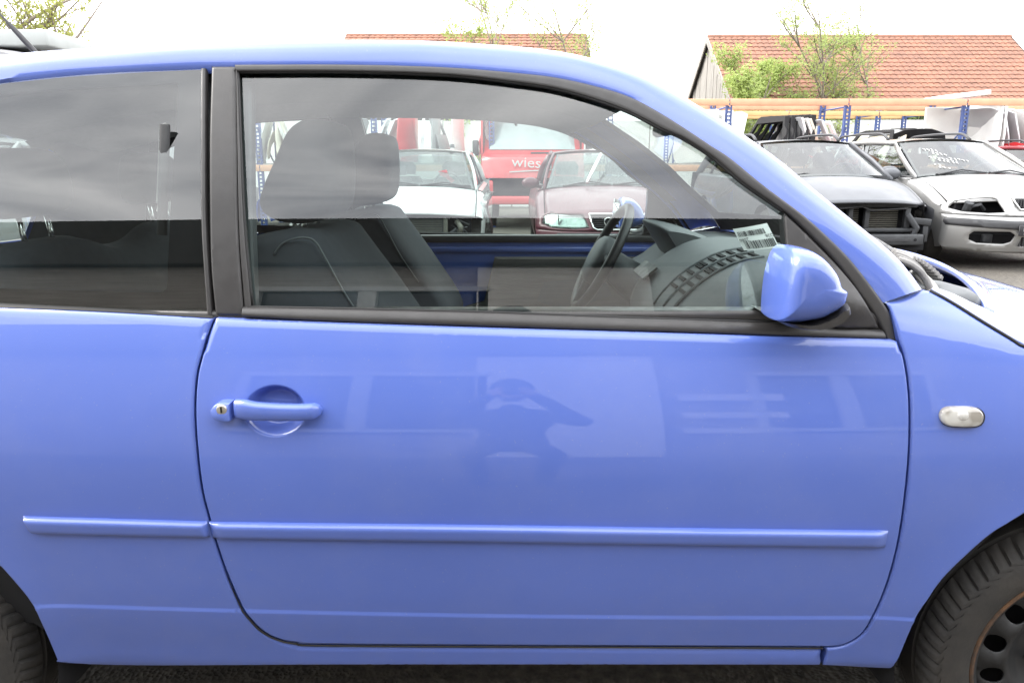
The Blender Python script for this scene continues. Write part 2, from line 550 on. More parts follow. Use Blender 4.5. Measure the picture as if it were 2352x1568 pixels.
# workshop opposite the car: only its mirror image is seen, in the glass and the paint
BOARDS = mat('peeling_grey_boards', (.42, .39, .35), rough=.85, var=.35, vscale=3.0, stretch=(.6, .6, 9), bump=.4, bscale=14, color2=(.25, .23, .20))
PLY = mat('pale_weathered_plywood', (.82, .80, .75), rough=.85, var=.30, vscale=3.0, stretch=(.5, .5, 12), bump=.3, bscale=10, color2=(.62, .59, .54))
FRAMEP = mat('pale_window_frame', (.50, .50, .48), rough=.55, var=.15, vscale=5)
WINDK = mat('dark_pane', (.02, .022, .025), rough=.05, var=.1, vscale=3)
wk = empty('workshop', (0, -4.75, 0), 0, 'workshop of peeling grey boards and pale windows across from the blue car', 'building')
YW = 0.0
openings = [(-2.15, -.28, .95, 2.30), (2.0, 3.4, .95, 2.30)]
zb = .12
while zb < 2.86:
    hgt = .17
    segs = [(-21.0, 21.0)]
    for (a, c, lo, hi) in openings:
        if zb + hgt > lo and zb < hi:
            segs = [s for (p, q) in segs for s in ((p, a - .08), (c + .08, q)) if True] if len(segs) == 1 else [segs[0]] + [(segs[1][0], a - .08), (c + .08, segs[1][1])]
    for (p, q) in segs:
        mb = MB(); mb.box(((p + q) / 2, -.02 + rng.uniform(-.004, .004), zb + hgt / 2), (q - p, .025, hgt - .006), (R(-3), 0, 0)); mb.build('plank', BOARDS, wk, False)
    zb += hgt
mb = MB(); mb.box((0, -.16, 1.42), (42, .2, 2.84)); mb.build('wall', DARKW, wk, False)
mb = MB(); mb.box((0, -.02, .06), (42, .1, .12)); mb.build('plinth', mat('concrete', (.35, .34, .32), rough=.9, var=.3, vscale=4), wk, False)
for (a, c, lo, hi) in openings:
    wn = bpy.data.objects.new('window', None); COL.objects.link(wn); wn.parent = wk
    mb = MB()
    for xx in (a - .04, (a + c) / 2, c + .04): mb.box((xx, .0, (lo + hi) / 2), (.10 if xx != (a + c) / 2 else .16, .09, hi - lo + .16))
    mb.build('frame', FRAMEP, wn, False, bevel=.01)
    mb = MB()
    for zz in (lo - .04, hi + .04): mb.box(((a + c) / 2, .005, zz), (c - a + .2, .10, .10))
    mb.build('frame_rail', FRAMEP, wn, False, bevel=.01)
    for (p, q) in ((a, (a + c) / 2), ((a + c) / 2, c)):
        mb = MB(); mb.box(((p + q) / 2, -.04, (lo + hi) / 2), (q - p - .1, .01, hi - lo - .02)); mb.build('pane', WINDK, wn, False)
for k_, (a, c) in enumerate(((-.30, 1.18),)):
    mb = MB(); mb.box(((a + c) / 2, .03, 1.42), (c - a - .012, .03, 2.72)); mb.build('gate_sheet', PLY, wk, False)
for zz in (.9, 1.35, 1.8):
    mb = MB(); mb.box((1.75, .02, zz), (.85, .03, .16)); mb.build('shutter_slat', PLY, wk, False)
mb = MB(); mb.box((0, .06, 2.87), (44, .18, .06)); mb.build('soffit', DARKW, wk, False)
mb = MB(); mb.box((0, .12, 3.27), (44, .05, .80)); mb.build('fascia', DARKW, wk, False)
mb = MB(); mb.grid(lambda u, v: Vector((-22 + 44 * u, 0.10 - 6 * v, 3.60 + 1.5 * v)), 4, 4); mb.build('roof', mat('dark_sheet_roof', (.05, .052, .06), rough=.6, var=.3, vscale=3), wk, False)
mb = MB(); mb.box((0, -3, 1.5), (41.6, 5.4, 2.9)); mb.build('rear_block', DARKW, wk, False)
# ================================================================== the blue car
WX_F, WX_R, WZ, WR = 1.090, -1.231, 0.274, 0.279
CARBLUE = mat('car_paint_blue', (0.086, 0.145, 0.478), rough=0.42, metal=0.0, coat=1.0, spec=0.4, var=0.05, vscale=3.0, rvar=0.05, coat_rough=0.018)
def dusty(m):
    # faint dust film and specks over the clear coat
    t = m.node_tree; b = t.nodes['Principled BSDF']; src = b.inputs['Base Color'].links[0].from_socket
    tc = t.nodes.new('ShaderNodeTexCoord'); n1 = t.nodes.new('ShaderNodeTexNoise'); n1.inputs['Scale'].default_value = 5; n1.inputs['Detail'].default_value = 12; n1.inputs['Roughness'].default_value = .7
    n2 = t.nodes.new('ShaderNodeTexNoise'); n2.inputs['Scale'].default_value = 260; n2.inputs['Detail'].default_value = 2
    t.links.new(tc.outputs['Object'], n1.inputs['Vector']); t.links.new(tc.outputs['Object'], n2.inputs['Vector'])
    r1 = t.nodes.new('ShaderNodeMapRange'); r1.inputs['From Min'].default_value = .45; r1.inputs['From Max'].default_value = .75; r1.inputs['To Max'].default_value = .07
    r2 = t.nodes.new('ShaderNodeMapRange'); r2.inputs['From Min'].default_value = .70; r2.inputs['From Max'].default_value = .76; r2.inputs['To Max'].default_value = .28
    t.links.new(n1.outputs['Fac'], r1.inputs['Value']); t.links.new(n2.outputs['Fac'], r2.inputs['Value'])
    ad = t.nodes.new('ShaderNodeMath'); ad.operation = 'ADD'; ad.use_clamp = True; t.links.new(r1.outputs[0], ad.inputs[0]); t.links.new(r2.outputs[0], ad.inputs[1])
    mx_ = t.nodes.new('ShaderNodeMixRGB'); mx_.inputs[2].default_value = (.30, .31, .33, 1)
    t.links.new(ad.outputs[0], mx_.inputs[0]); t.links.new(src, mx_.inputs[1]); t.links.new(mx_.outputs[0], b.inputs['Base Color'])
    r3 = t.nodes.new('ShaderNodeMapRange'); r3.inputs['From Min'].default_value = .35; r3.inputs['From Max'].default_value = .75; r3.inputs['To Min'].default_value = .01; r3.inputs['To Max'].default_value = .07
    t.links.new(n1.outputs['Fac'], r3.inputs['Value']); t.links.new(r3.outputs[0], b.inputs['Coat Roughness'])
dusty(CARBLUE)
BLACKPL = mat('satin_black_plastic', (0.040, 0.038, 0.038), rough=0.42, var=0.25, vscale=20, bump=0.03, bscale=300, rvar=0.1)
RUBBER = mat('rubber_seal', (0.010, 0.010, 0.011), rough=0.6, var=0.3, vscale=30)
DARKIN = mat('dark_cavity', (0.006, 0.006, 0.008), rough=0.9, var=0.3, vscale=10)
GLASS = glass_mat('window_glass', (0.78, 0.86, 0.84), 2.4)
GLASSW = glass_mat('windscreen_glass', (0.80, 0.88, 0.86), 1.7)
TRIM = mat('grey_interior_plastic', (0.085, 0.092, 0.098), rough=0.55, var=0.15, vscale=30, bump=0.05, bscale=500)
FABRIC = mat('charcoal_seat_fabric', (0.030, 0.034, 0.042), rough=0.9, var=0.2, vscale=40)
LINER = mat('headliner_cloth', (0.22, 0.22, 0.215), rough=0.95, var=0.1, vscale=60, bump=0.05, bscale=500)
CHROME = mat('bright_metal', (0.75, 0.75, 0.74), rough=0.18, metal=1.0, var=0.1, vscale=30)

PROF = Spline([.20, .245, .272, .30, .40, .50, .58, .66, .72, .78, .845, .90, .955, 1.0, 1.05],
              [.729, .756, .7745, .7825, .804, .817, .8235, .8255, .8225, .8128, .7954, .7766, .7540, .732, .703])
GPROF = Spline([.90, .94, 1.0, 1.1, 1.2, 1.3, 1.4, 1.45], [.7455, .737, .7235, .695, .660, .615, .560, .530])

def taper(x):
    x = np.asarray(x, float)
    return .020 * x * x + 0.75 * np.maximum(0, x - 1.30) ** 2 + 0.55 * np.maximum(0, -1.35 - x) ** 2

CREASE = [0.36, 0.0]
def sstep(t):
    t = np.clip(t, 0, 1)
    return t * t * (3 - 2 * t)

def W(x, z):
    x = np.asarray(x, float); z = np.asarray(z, float)
    w = PROF(z) - taper(x)
    zc = CREASE[0] + CREASE[1] * x
    w = w + 0.0028 * sstep((zc + .005 - z) / .010) * (z > .2)
    zs = .972 - .28 * (x - .71)
    t = (z - zs) / .012
    soft = np.where(t > 12, t, np.log1p(np.exp(np.clip(t, -30, 12))))
    w = w - np.where(x > .60, np.clip((x - .60) / .1, 0, 1), 0) * 0.6 * .012 * soft
    # wheel arch lips stand a little proud
    for wx in (WX_F, WX_R):
        rr = np.hypot(x - wx, z - WZ)
        w = w + 0.007 * np.exp(-((rr - .345) / .05) ** 2)
    return w

def WG(x, z, off=0.0):
    return GPROF(z) - taper(x) * 1.2 + off

def S(px, py, fun=W, off=0.0):
    Y = -0.75
    for _ in range(30):
        p = at_y(px, py, Y)
        Y = -(float(fun(p.x, p.z)) + off)
    return (p.x, p.z)

def S3(px, py, fun=W, off=0.0):
    q = S(px, py, fun, off)
    return Vector((q[0], -(float(fun(q[0], q[1])) + off), q[1]))

_a = S(70, 1391); _b = S(2108, 1421)
CREASE[1] = (_b[1] - _a[1]) / (_b[0] - _a[0]); CREASE[0] = _a[1] - CREASE[1] * _a[0]

car = empty('small_car', (0, 0, 0), 0, 'blue three-door hatchback car with body-coloured mirror and steel wheels', 'car')

def mirror_obj(o, name=None):
    me = o.data.copy()
    n = len(me.vertices)
    co = np.empty(n * 3); me.vertices.foreach_get('co', co); co = co.reshape(-1, 3); co[:, 1] *= -1
    faces = [tuple(reversed(p.vertices)) for p in me.polygons]
    nn = None
    if me.has_custom_normals:
        nn = np.zeros((n, 3))
        for i, lp in enumerate(me.loops):
            nn[lp.vertex_index] = me.corner_normals[i].vector
        nn[:, 1] *= -1
    r = mk(name or o.name.split('.')[0], co, faces, me.materials[0] if me.materials else None, o.parent, True, nn)
    if not (o.data.polygons and o.data.polygons[0].use_smooth):
        for p in r.data.polygons: p.use_smooth = False
    return r

def panel(name, outline, hfun, m, parent, inset=.002, r=.004, depth=None, grid=.035, rows=(), extra=(), skirt=.018, mirror=True,
          rfun=None, step=.012):
    """a sheet-metal panel: outline in (x,z), lying on y = -hfun(x,z), with rolled edges and a flange"""
    poly = np.array(outline, float)
    if area2(poly) < 0: poly = poly[::-1]
    poly = dens(poly, step)
    if inset: poly = offset_poly(poly, inset)
    depth = r if depth is None else depth
    def edge(P):
        if r <= 0: return np.zeros(len(P))
        d, k = poly_dist(P, poly)
        rr = r * np.ones(len(P)); dd = depth * np.ones(len(P))
        if rfun is not None:
            rr, dd = rfun(P, rr, dd)
        t = np.clip(1 - d / rr, 0, 1)
        return dd * (1 - np.sqrt(np.maximum(0, 1 - (t * .985) ** 2)))
    def H(P):
        return np.asarray(hfun(P[:, 0], P[:, 1]), float) - edge(P)
    inner = []
    if r > 0:
        rm = r
        for k in ((.12, .3, .6, 1.0) if rfun is None else (.12, .3, .6, 1.0, 1.4, 1.9, 2.5, 3.2)):
            q = offset_poly(poly, rm * k)
            d, _ = poly_dist(q, poly); ok = (d > rm * k * .9) & inside(q, poly)
            inner.append(q[ok])
    x0, z0 = poly.min(0); x1, z1 = poly.max(0)
    g = np.array([(x, z) for x in np.arange(x0, x1, grid) for z in np.arange(z0, z1, grid * .6)])
    if len(g) and len(rows):
        zc_ = CREASE[0] + CREASE[1] * g[:, 0]; g = g[np.abs(g[:, 1] - zc_) > .011]
    if len(g): inner.append(g)
    for row in rows: inner.append(np.array(row))
    if len(extra): inner.append(np.array(extra))
    if inner:
        I = np.concatenate(inner)
        d, _ = poly_dist(I, poly); ok = inside(I, poly)
        if r > 0: ok &= d > r * .1
        else: ok &= d > .004
        I = I[ok]
        # thin out near duplicates
        key = {}
        for p in I: key.setdefault((round(p[0] / .0012), round(p[1] / .0012)), p)
        I = np.array(list(key.values()))
    else:
        I = np.zeros((0, 2))
    V, F = cdt(poly, I)
    h = H(V)
    e = .0004
    hx = (H(V + [e, 0]) - H(V - [e, 0])) / (2 * e); hz = (H(V + [0, e]) - H(V - [0, e])) / (2 * e)
    N = np.stack([-hx, -np.ones(len(V)), -hz], 1); N /= np.linalg.norm(N, axis=1, keepdims=True)
    verts = [(V[i, 0], -h[i], V[i, 1]) for i in range(len(V))]
    faces = []
    for f in F:
        a, b, c = (V[f[0]], V[f[1]], V[f[2]])
        ccw = (b[0] - a[0]) * (c[1] - a[1]) - (b[1] - a[1]) * (c[0] - a[0]) > 0
        faces.append(f if ccw else tuple(reversed(f)))       # seen from -y with x right, z up
    normals = [tuple(n) for n in N]
    if skirt:
        nb = len(verts); m_ = len(poly)
        hp = H(poly)
        nx = np.roll(poly, -1, 0) - np.roll(poly, 1, 0); nx /= np.maximum(np.linalg.norm(nx, axis=1, keepdims=True), 1e-9)
        for i in range(m_):
            on = (nx[i, 1], 0, -nx[i, 0])
            verts += [(poly[i, 0], -hp[i], poly[i, 1]), (poly[i, 0], -hp[i] + skirt, poly[i, 1])]
            normals += [on, on]
        for i in range(m_):
            j = (i + 1) % m_
            faces.append((nb + 2 * i, nb + 2 * i + 1, nb + 2 * j + 1, nb + 2 * j))
    o = mk(name, verts, faces, m, parent, True, normals)
    if mirror: mirror_obj(o)
    return o

def strip(name, A, B, m, parent, bulge=.006, n=60, k=8, out=(0, -1, 0), taper_ends=0.0, mirror=True, flange=.012, prof=None, smooth=True, resamp=True):
    """a moulding swept between two 3D polylines A and B, bulging along `out`"""
    if resamp:
        A = resample(A, n); B = resample(B, n)
    n = len(A)
    out = Vector(out)
    vs = []; fs = []
    L = [0]
    for i in range(1, n): L.append(L[-1] + (A[i] - A[i - 1]).length)
    cols = k + 1 + (2 if flange else 0)
    for i in range(n):
        kk = 1.0
        if taper_ends:
            e = min(L[i], L[-1] - L[i]) / taper_ends
            kk = math.sqrt(max(0, 1 - (1 - min(1, e)) ** 2))
        row = []
        for j in range(k + 1):
            t = j / k
            s = prof(t) if prof else (1 - (2 * t - 1) ** 2) ** .6
            row.append(A[i].lerp(B[i], t) + out * (bulge * s * kk))
        if flange:
            row = [row[0] - out * flange] + row + [row[-1] - out * flange]
        vs += row
    for i in range(n - 1):
        for j in range(cols - 1):
            fs.append((i * cols + j, (i + 1) * cols + j, (i + 1) * cols + j + 1, i * cols + j + 1))
    o = mk(name, vs, fs, m, parent, smooth)
    bm = bmesh.new(); bm.from_mesh(o.data); bmesh.ops.recalc_face_normals(bm, faces=bm.faces)
    if sum((f.normal.dot(out) for f in bm.faces)) < 0: bmesh.ops.reverse_faces(bm, faces=bm.faces)
    for e in bm.edges:
        if len(e.link_faces) == 2 and e.calc_face_angle(0) > R(50): e.smooth = False
    for f in bm.faces: f.smooth = smooth
    bm.to_mesh(o.data); bm.free()
    if mirror: mirror_obj(o)
    return o

def curve2(pts, per=6):
    return [tuple(p) for p in catmull([(a, b, 0) for a, b in pts], per)]

def pxs(pts, fun=W, off=0.0, per=6):
    return [S(p[0], p[1], fun, off) for p in curve2(pts, per)]

def px3(pts, fun=WG, off=0.0, per=6):
    return [S3(p[0], p[1], fun, off) for p in curve2(pts, per)]

# ---- outlines traced on the flank
DOOR_R = [(2066, 783), (2078, 820), (2088, 880), (2092, 950), (2090, 1045), (2081, 1142), (2068, 1232), (2051, 1305), (2031, 1365),
          (2008, 1415), (1988, 1449), (1961, 1472), (1928, 1485), (1891, 1487.5)]
DOOR_L = [(1891, 1487.5), (1568, 1486), (784, 1482), (677, 1477), (633, 1467), (600, 1449), (573, 1422), (553, 1394), (517, 1312),
          (492, 1239), (480, 1195), (463, 1129), (452, 1045), (446, 950), (450, 870), (463, 813), (480, 757), (492, 729)]
DOOR_T = [(492, 729), (784, 740), (1117, 751.5), (1568, 765), (1801, 773), (2028, 779), (2066, 783)]
door_r = pxs(DOOR_R); door_l = pxs(DOOR_L); door_t = pxs(DOOR_T)
door_out = door_t[:-1] + door_r[:-1] + door_l[:-1]

HC = S(631, 944); HRX = (S(703, 944)[0] - S(559, 944)[0]) / 2; HRZ = (S(631, 884)[1] - S(631, 1003)[1]) / 2
def door_h(x, z):
    h = W(x, z)
    rho = np.sqrt(((x - HC[0]) / HRX) ** 2 + (np.abs((z - HC[1]) / HRZ)) ** 2)
    return h - 0.030 * sstep((1.03 - rho) / .42)
bowl_pts = [(HC[0] + HRX * q * math.cos(a), HC[1] + HRZ * q * math.sin(a)) for q in (.2, .4, .55, .62, .7, .78, .86, .92, .98, 1.03, 1.08)
            for a in np.linspace(0, 2 * math.pi, 48, endpoint=False)]
def crease_rows(x0, x1):
    return [[(x, CREASE[0] + CREASE[1] * x + dz) for x in np.arange(x0, x1, .012)] for dz in (-.008, -.005, -.003, -.001, .001, .003, .005, .008)]

def roll_top(P, rr, dd):
    top = P[:, 1] > .90
    return np.where(top, .012, rr), np.where(top, .009, dd)

door = panel('door', door_out, door_h, CARBLUE, car, inset=.0022, r=.005, rows=crease_rows(-.9, 1.0), extra=bowl_pts, rfun=roll_top)
DOOR_OBJS = [o for o in car.children if o.name.startswith('door')]

# rear quarter panel with the rocker below the door
arch_r = pxs([(127, 1514), (97, 1445), (67, 1385), (33, 1342), (0, 1305)], per=4)
def arc_on(c, p0, p1, n):
    a0 = math.atan2(p0[1] - c[1], p0[0] - c[0]); a1 = math.atan2(p1[1] - c[1], p1[0] - c[0])
    r0 = math.hypot(p0[0] - c[0], p0[1] - c[1]); r1 = math.hypot(p1[0] - c[0], p1[1] - c[1])
    if a1 < a0: a1 += 2 * math.pi
    return [(c[0] + (r0 + (r1 - r0) * i / n) * math.cos(a0 + (a1 - a0) * i / n), c[1] + (r0 + (r1 - r0) * i / n) * math.sin(a0 + (a1 - a0) * i / n)) for i in range(1, n)]
ra_end = (WX_R - .345, .24)
top_q = pxs([(0, 703), (233, 713), (492, 728)], per=4)
q_out = (list(reversed(door_l)) + pxs([(1889, 1487.5), (1895, 1502), (1886, 1529)], per=3)[1:] +
         pxs([(1886, 1529), (1568, 1529), (784, 1529), (333, 1530), (143, 1524), (127, 1514)], per=4)[1:] + arch_r[1:] +
         arc_on((WX_R, WZ), arch_r[-1], ra_end, 18) + [ra_end, (-1.68, .26), (-1.735, .40), (-1.745, .62), (-1.735, .80), (-1.715, .93), (-1.70, .968)] +
         [(-1.40, top_q[0][1] + .004)] + top_q[:-1])
def roll_q(P, rr, dd):
    top = P[:, 1] > .93
    dz = poly_dist(P, np.array(door_l))[0]
    sill = (P[:, 1] < .345) & (P[:, 0] > -.62) & (dz < .03)
    rr = np.where(top, .014, rr); dd = np.where(top, .010, dd)
    k = np.clip((.345 - P[:, 1]) / .04, 0, 1) * sill
    return rr + k * .014, dd + k * .012
sill_extra = [tuple(p) for kk in (.004, .008, .012, .016, .02) for p in [(q[0], q[1] - kk) for q in door_l[:40]]]
quarter = panel('rear_quarter_panel', q_out, W, CARBLUE, car, r=.005, rows=crease_rows(-1.6, 1.0), rfun=roll_q, extra=sill_extra)

# front wing
arch_f = pxs([(2068, 1512), (2108, 1420), (2135, 1379), (2168, 1332), (2218, 1282), (2275, 1232), (2318, 1205), (2352, 1184)], per=4)
fa_end = (WX_F + .345, .24)
hood_gap_px = [(2137, 667), (2188, 695), (2268, 745), (2352, 795)]
hood_gap = pxs(hood_gap_px, per=5)
HG_FWD = [(1.08, .862), (1.25, .806), (1.42, .742), (1.56, .682), (1.66, .632)]
f_out = (door_r[:] + pxs([(1893, 1487.5), (1897, 1502), (1888, 1529)], per=3)[1:] + pxs([(1888, 1529), (2011, 1535), (2051, 1534), (2068, 1512)], per=3)[1:] +
         arch_f[1:] + arc_on((WX_F, WZ), fa_end, arch_f[-1], 18)[::-1] + [fa_end, (1.60, .25), (1.70, .35), (1.71, .5), (1.69, .60)] +
         HG_FWD[::-1] + list(reversed(hood_gap)) + pxs([(2137, 667), (2118, 666), (2075, 684), (2033, 695)], per=4)[1:] + pxs([(2033, 695), (2047, 717), (2061, 765), (2066, 783)], per=4)[1:-1])
wing = panel('front_wing', f_out, W, CARBLUE, car, r=.005, rows=crease_rows(.5, 1.8))

# dark carrier behind the shut lines
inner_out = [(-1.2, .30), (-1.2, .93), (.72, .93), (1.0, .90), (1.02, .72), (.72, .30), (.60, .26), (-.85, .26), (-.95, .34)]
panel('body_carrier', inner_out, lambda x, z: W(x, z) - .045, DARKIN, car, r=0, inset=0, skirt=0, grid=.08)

# ---- roof rail / pillar, roof, windscreen
IN_PX = [(0, 178), (133, 164), (233, 157), (400, 148), (483, 146), (784, 146), (1017, 152), (1184, 165), (1284, 177), (1384, 200), (1451, 222), (1517, 257),
         (1568, 289), (1635, 333), (1678, 361), (1755, 424), (1845, 491), (1901, 541), (1951, 591), (2001, 654), (2032, 694)]
OUT_PX = [(0, 133, .46), (133, 123, .465), (233, 117, .47), (333, 112, .472), (483, 106, .475), (784, 101, .475), (984, 103, .475), (1117, 112, .475), (1251, 123, .48),
          (1351, 140, .49), (1451, 170, .505), (1517, 200, .515), (1568, 231, .525), (1668, 290, .55), (1735, 337, .565), (1801, 384, .58),
          (1868, 441, .60), (1935, 494, .62), (2001, 544, .64), (2051, 584, .652), (2088, 624, .662), (2118, 665, .672)]
in3 = px3(IN_PX, WG, .010, 5)
out3 = [at_y(p[0], p[1], -p[2]) for p in [tuple(q) for q in catmull(OUT_PX, 5)]]
def gw(x, z, off=0.0): return Vector((x, -(float(WG(x, z, off))), z))
in3 = [gw(-1.58, 1.235, .01), gw(-1.44, 1.285, .01), gw(-1.25, 1.335, .01)] + in3
out3 = [Vector((-1.58, -.43, 1.335)), Vector((-1.44, -.445, 1.375)), Vector((-1.25, -.452, 1.412))] + out3
NRAIL = 90
inR = resample(catmull(in3, 2), NRAIL); outR = resample(catmull(out3, 2), NRAIL)
vs = []; K = 10
for i in range(NRAIL):
    a, b = inR[i], outR[i]
    t_ = (inR[min(NRAIL - 1, i + 1)] - inR[max(0, i - 1)]).normalized()
    nrm = t_.cross(b - a).normalized()
    if nrm.y > 0: nrm = -nrm
    ch = (b - a).length
    row = [a - nrm * .02, a - nrm * .004]
    for j in range(1, K + 1):
        t = j / K
        row.append(a.lerp(b, t) + nrm * (ch * .20 * (1 - (2 * t - 1) ** 2)) - nrm * (.004 * (1 - t)))
    vs.append(row)
cols = K + 2
fl = [v for r_ in vs for v in r_]
fs = [(i * cols + j, i * cols + j + 1, (i + 1) * cols + j + 1, (i + 1) * cols + j) for i in range(NRAIL - 1) for j in range(cols - 1)]
rail = mk('roof_side', fl, fs, CARBLUE, car)
bm = bmesh.new(); bm.from_mesh(rail.data); bmesh.ops.recalc_face_normals(bm, faces=bm.faces)
if sum(f.normal.z for f in bm.faces) < 0: bmesh.ops.reverse_faces(bm, faces=bm.faces)
for f in bm.faces: f.smooth = True
for e in bm.edges:
    if len(e.link_faces) == 2 and e.calc_face_angle(0) > R(50): e.smooth = False
bm.to_mesh(rail.data); bm.free()
mirror_obj(rail)

HDR = min(range(NRAIL), key=lambda i: abs(outR[i].x - 0.27) if outR[i].z > 1.3 else 9)
def cross(i, v, drop=0.0, bulge_x=None, crown=None):
    p = outR[i]; w_ = -p.y
    if i <= HDR:
        f = i / HDR; bx = .055 * f ** 2; cr = .034
    else:
        f = (i - HDR) / (NRAIL - 1 - HDR); bx = .055 + .085 * f; cr = .034 * (1 - f) + .012 * f
    k = 1 - abs(v) ** 2.0
    return Vector((p.x + bx * k, w_ * v, p.z + cr * k - drop))
mb = MB(); mb.grid(lambda u, v: cross(int(round(u * HDR)), 2 * v - 1), HDR, 24)
roof = mb.build('roof', CARBLUE, car)
NS = NRAIL - 1 - HDR
mb = MB(); mb.grid(lambda u, v: cross(HDR + int(round(u * NS)), (2 * v - 1) * .985, .003), NS, 24)
windscreen = mb.build('windscreen', GLASSW, car)
# black ceramic band round the windscreen edge and along its foot
def ws(u, v): return cross(HDR + int(round(u * NS)), v, .006)
mb = MB()
for s_ in (-1, 1): mb.grid(lambda u, v: ws(u, s_ * (.90 + .085 * v)), NS, 2)
mb.grid(lambda u, v: cross(NRAIL - 1 - int(round(u * 3)), (2 * v - 1) * .98, .006), 3, 24)
mb.build('windscreen_border', BLACKPL, windscreen)
# headliner
mb = MB(); mb.grid(lambda u, v: cross(int(round(u * HDR)), (2 * v - 1) * .98, .035), HDR, 16)
mb.build('headliner', LINER, car)
mb = MB()
mb.grid(lambda u, v: inR[int(round(u * HDR))].lerp(outR[int(round(u * HDR))], v) + Vector((0, .024 + .014 * v, -.034 * (1 - v) - .034 * v)), HDR, 4)
hl = mb.build('headliner_edge', LINER, car); mirror_obj(hl)
mb = MB()
mb.grid(lambda u, v: (inR[HDR + int(round(u * (NS - 6)))].lerp(outR[HDR + int(round(u * (NS - 6)))], .05 + .42 * v) + Vector((-.006, .022, -.012))), NS - 6, 3)
pt = mb.build('pillar_trim', TRIM, car); mirror_obj(pt)

# ---- side glass, frames and mouldings
GL_T = [(547, 166), (784, 166), (1017, 173), (1184, 191), (1284, 207), (1384, 236), (1451, 262), (1517, 296), (1568, 319), (1635, 362), (1701, 418), (1768, 465), (1800, 487)]
gl_t = pxs(GL_T, WG, 0)
gl_b = pxs([(1803, 742), (1568, 735), (1451, 731), (1117, 718), (784, 710), (579, 706)], WG, 0)
gl_l = pxs([(579, 706), (562, 520), (553, 330), (547, 166)], WG, 0)
win_out = gl_t + gl_b + gl_l[1:-1]
panel('door_window', win_out, lambda x, z: WG(x, z, -.004), GLASS, car, inset=-.006, r=0, skirt=0, grid=.05)

O1 = [(541, 149), (784, 148.5), (1017, 154.5), (1184, 167.5), (1284, 179.5), (1384, 202.5), (1451, 224.5), (1517, 259.5), (1568, 291.5), (1635, 336), (1678, 364),
      (1755, 427), (1845, 494), (1901, 544), (1951, 594), (2001, 657), (2030, 698), (2044, 722), (2058, 777)]
I1 = GL_T[:-1] + [(1808, 493), (1851, 533), (1918, 603), (1968, 673), (2004, 723), (2022, 755), (2031, 777)]
fo = px3(O1, WG, .006, 5); fi = px3(I1, WG, .003, 5)
def match(A, B):
    """walk along A and take the nearest point of B further on"""
    return A, B
def frame_prof(t):
    return (0.15 if t < .12 else (1.0 if t < .80 else .25)) if False else (1 - (2 * t - 1) ** 4) ** .5
strip('window_frame', fo, fi, BLACKPL, car, bulge=.007, n=110, k=10, prof=frame_prof)
# black seals either side of the frame
strip('window_seal', px3(O1, WG, .004, 5), [p + Vector((0, .004, .0045)) for p in px3(O1, WG, .004, 5)], RUBBER, car, bulge=.003, n=110, k=3, flange=.01)
def seal_line(px_list, rad, name, off=.003, m=RUBBER, mirror=True):
    pts = px3(px_list, WG, off, 5)
    mb = MB(); mb.tube(pts, rad, 6)
    o = mb.build(name, m, car)
    if mirror: mirror_obj(o)
    return o
seal_line(GL_T[:-1] + [(1798, 486)], .0032, 'window_seal')
# pillar cover between the two side windows
pc = pxs([(484, 152), (541, 152)], WG, .008, 2) + pxs([(541, 152), (543, 330), (547, 540), (560, 727)], WG, .008) + pxs([(560, 727), (493, 726)], WG, .008, 2) + pxs([(493, 726), (483, 620), (480, 520), (479, 330), (484, 152)], WG, .008)
panel('pillar_cover', pc, lambda x, z: WG(x, z, .009), BLACKPL, car, inset=.001, r=.006, skirt=.03, grid=.04)
strip('window_channel', px3([(543, 152), (545, 330), (549, 540), (563, 725)], WG, .004), px3([(548, 164), (554, 330), (563, 520), (581, 706)], WG, .002), BLACKPL, car, bulge=.004, n=40, k=6)
seal_line([(548, 166), (554, 330), (563, 520), (580, 705)], .0022, 'window_seal')
ip = pxs([(455, 140), (577, 140)], WG, -.04, 2) + pxs([(577, 140), (579, 300), (580, 470), (588, 735)], WG, -.04, 4)[1:] + pxs([(588, 735), (470, 735)], WG, -.04, 2)[1:] + pxs([(470, 735), (458, 470), (455, 140)], WG, -.04, 4)[1:-1]
panel('inner_pillar_trim', ip, lambda x, z: WG(x, z, -.035), TRIM, car, inset=0, r=.006, skirt=.02, grid=.05)
# belt moulding
bt = px3([(560, 704), (784, 709), (1117, 717), (1451, 729.5), (1568, 733), (1800, 742), (1900, 748), (2024, 757)], WG, .004)
bb = px3([(560, 727), (784, 739), (1117, 750), (1568, 763.5), (1801, 771.5), (2031, 778)], WG, .010)
def belt_prof(t): return .35 + .65 * math.sin(math.pi * min(1, t * 1.1)) if t < .35 else (1.0 - .45 * (t - .35))
strip('belt_moulding', bt, bb, BLACKPL, car, bulge=.010, n=60, k=10, prof=lambda t: .2 + .8 * (1 - (2 * t - 1) ** 2) ** .5)
seal_line([(575, 705), (784, 709), (1117, 717), (1451, 730), (1568, 734), (1800, 741)], .0028, 'window_seal', off=.004)
# triangular mirror panel
sail = pxs([(1801, 488), (1810, 495), (1851, 533), (1918, 603), (1968, 673), (2004, 723), (2023, 756)], WG, .006) + pxs([(2023, 756), (1835, 748), (1802, 741)], WG, .006, 2) + pxs([(1802, 741), (1808, 600), (1801, 488)], WG, .006, 3)
MP = S(1925, 690, WG)
panel('mirror_triangle', sail, lambda x, z: WG(x, z, .007) + .030 * np.exp(-(((x - MP[0]) / .05) ** 2 + ((z - MP[1]) / .045) ** 2)), BLACKPL, car, inset=.001, r=.005, skirt=.03, grid=.02)

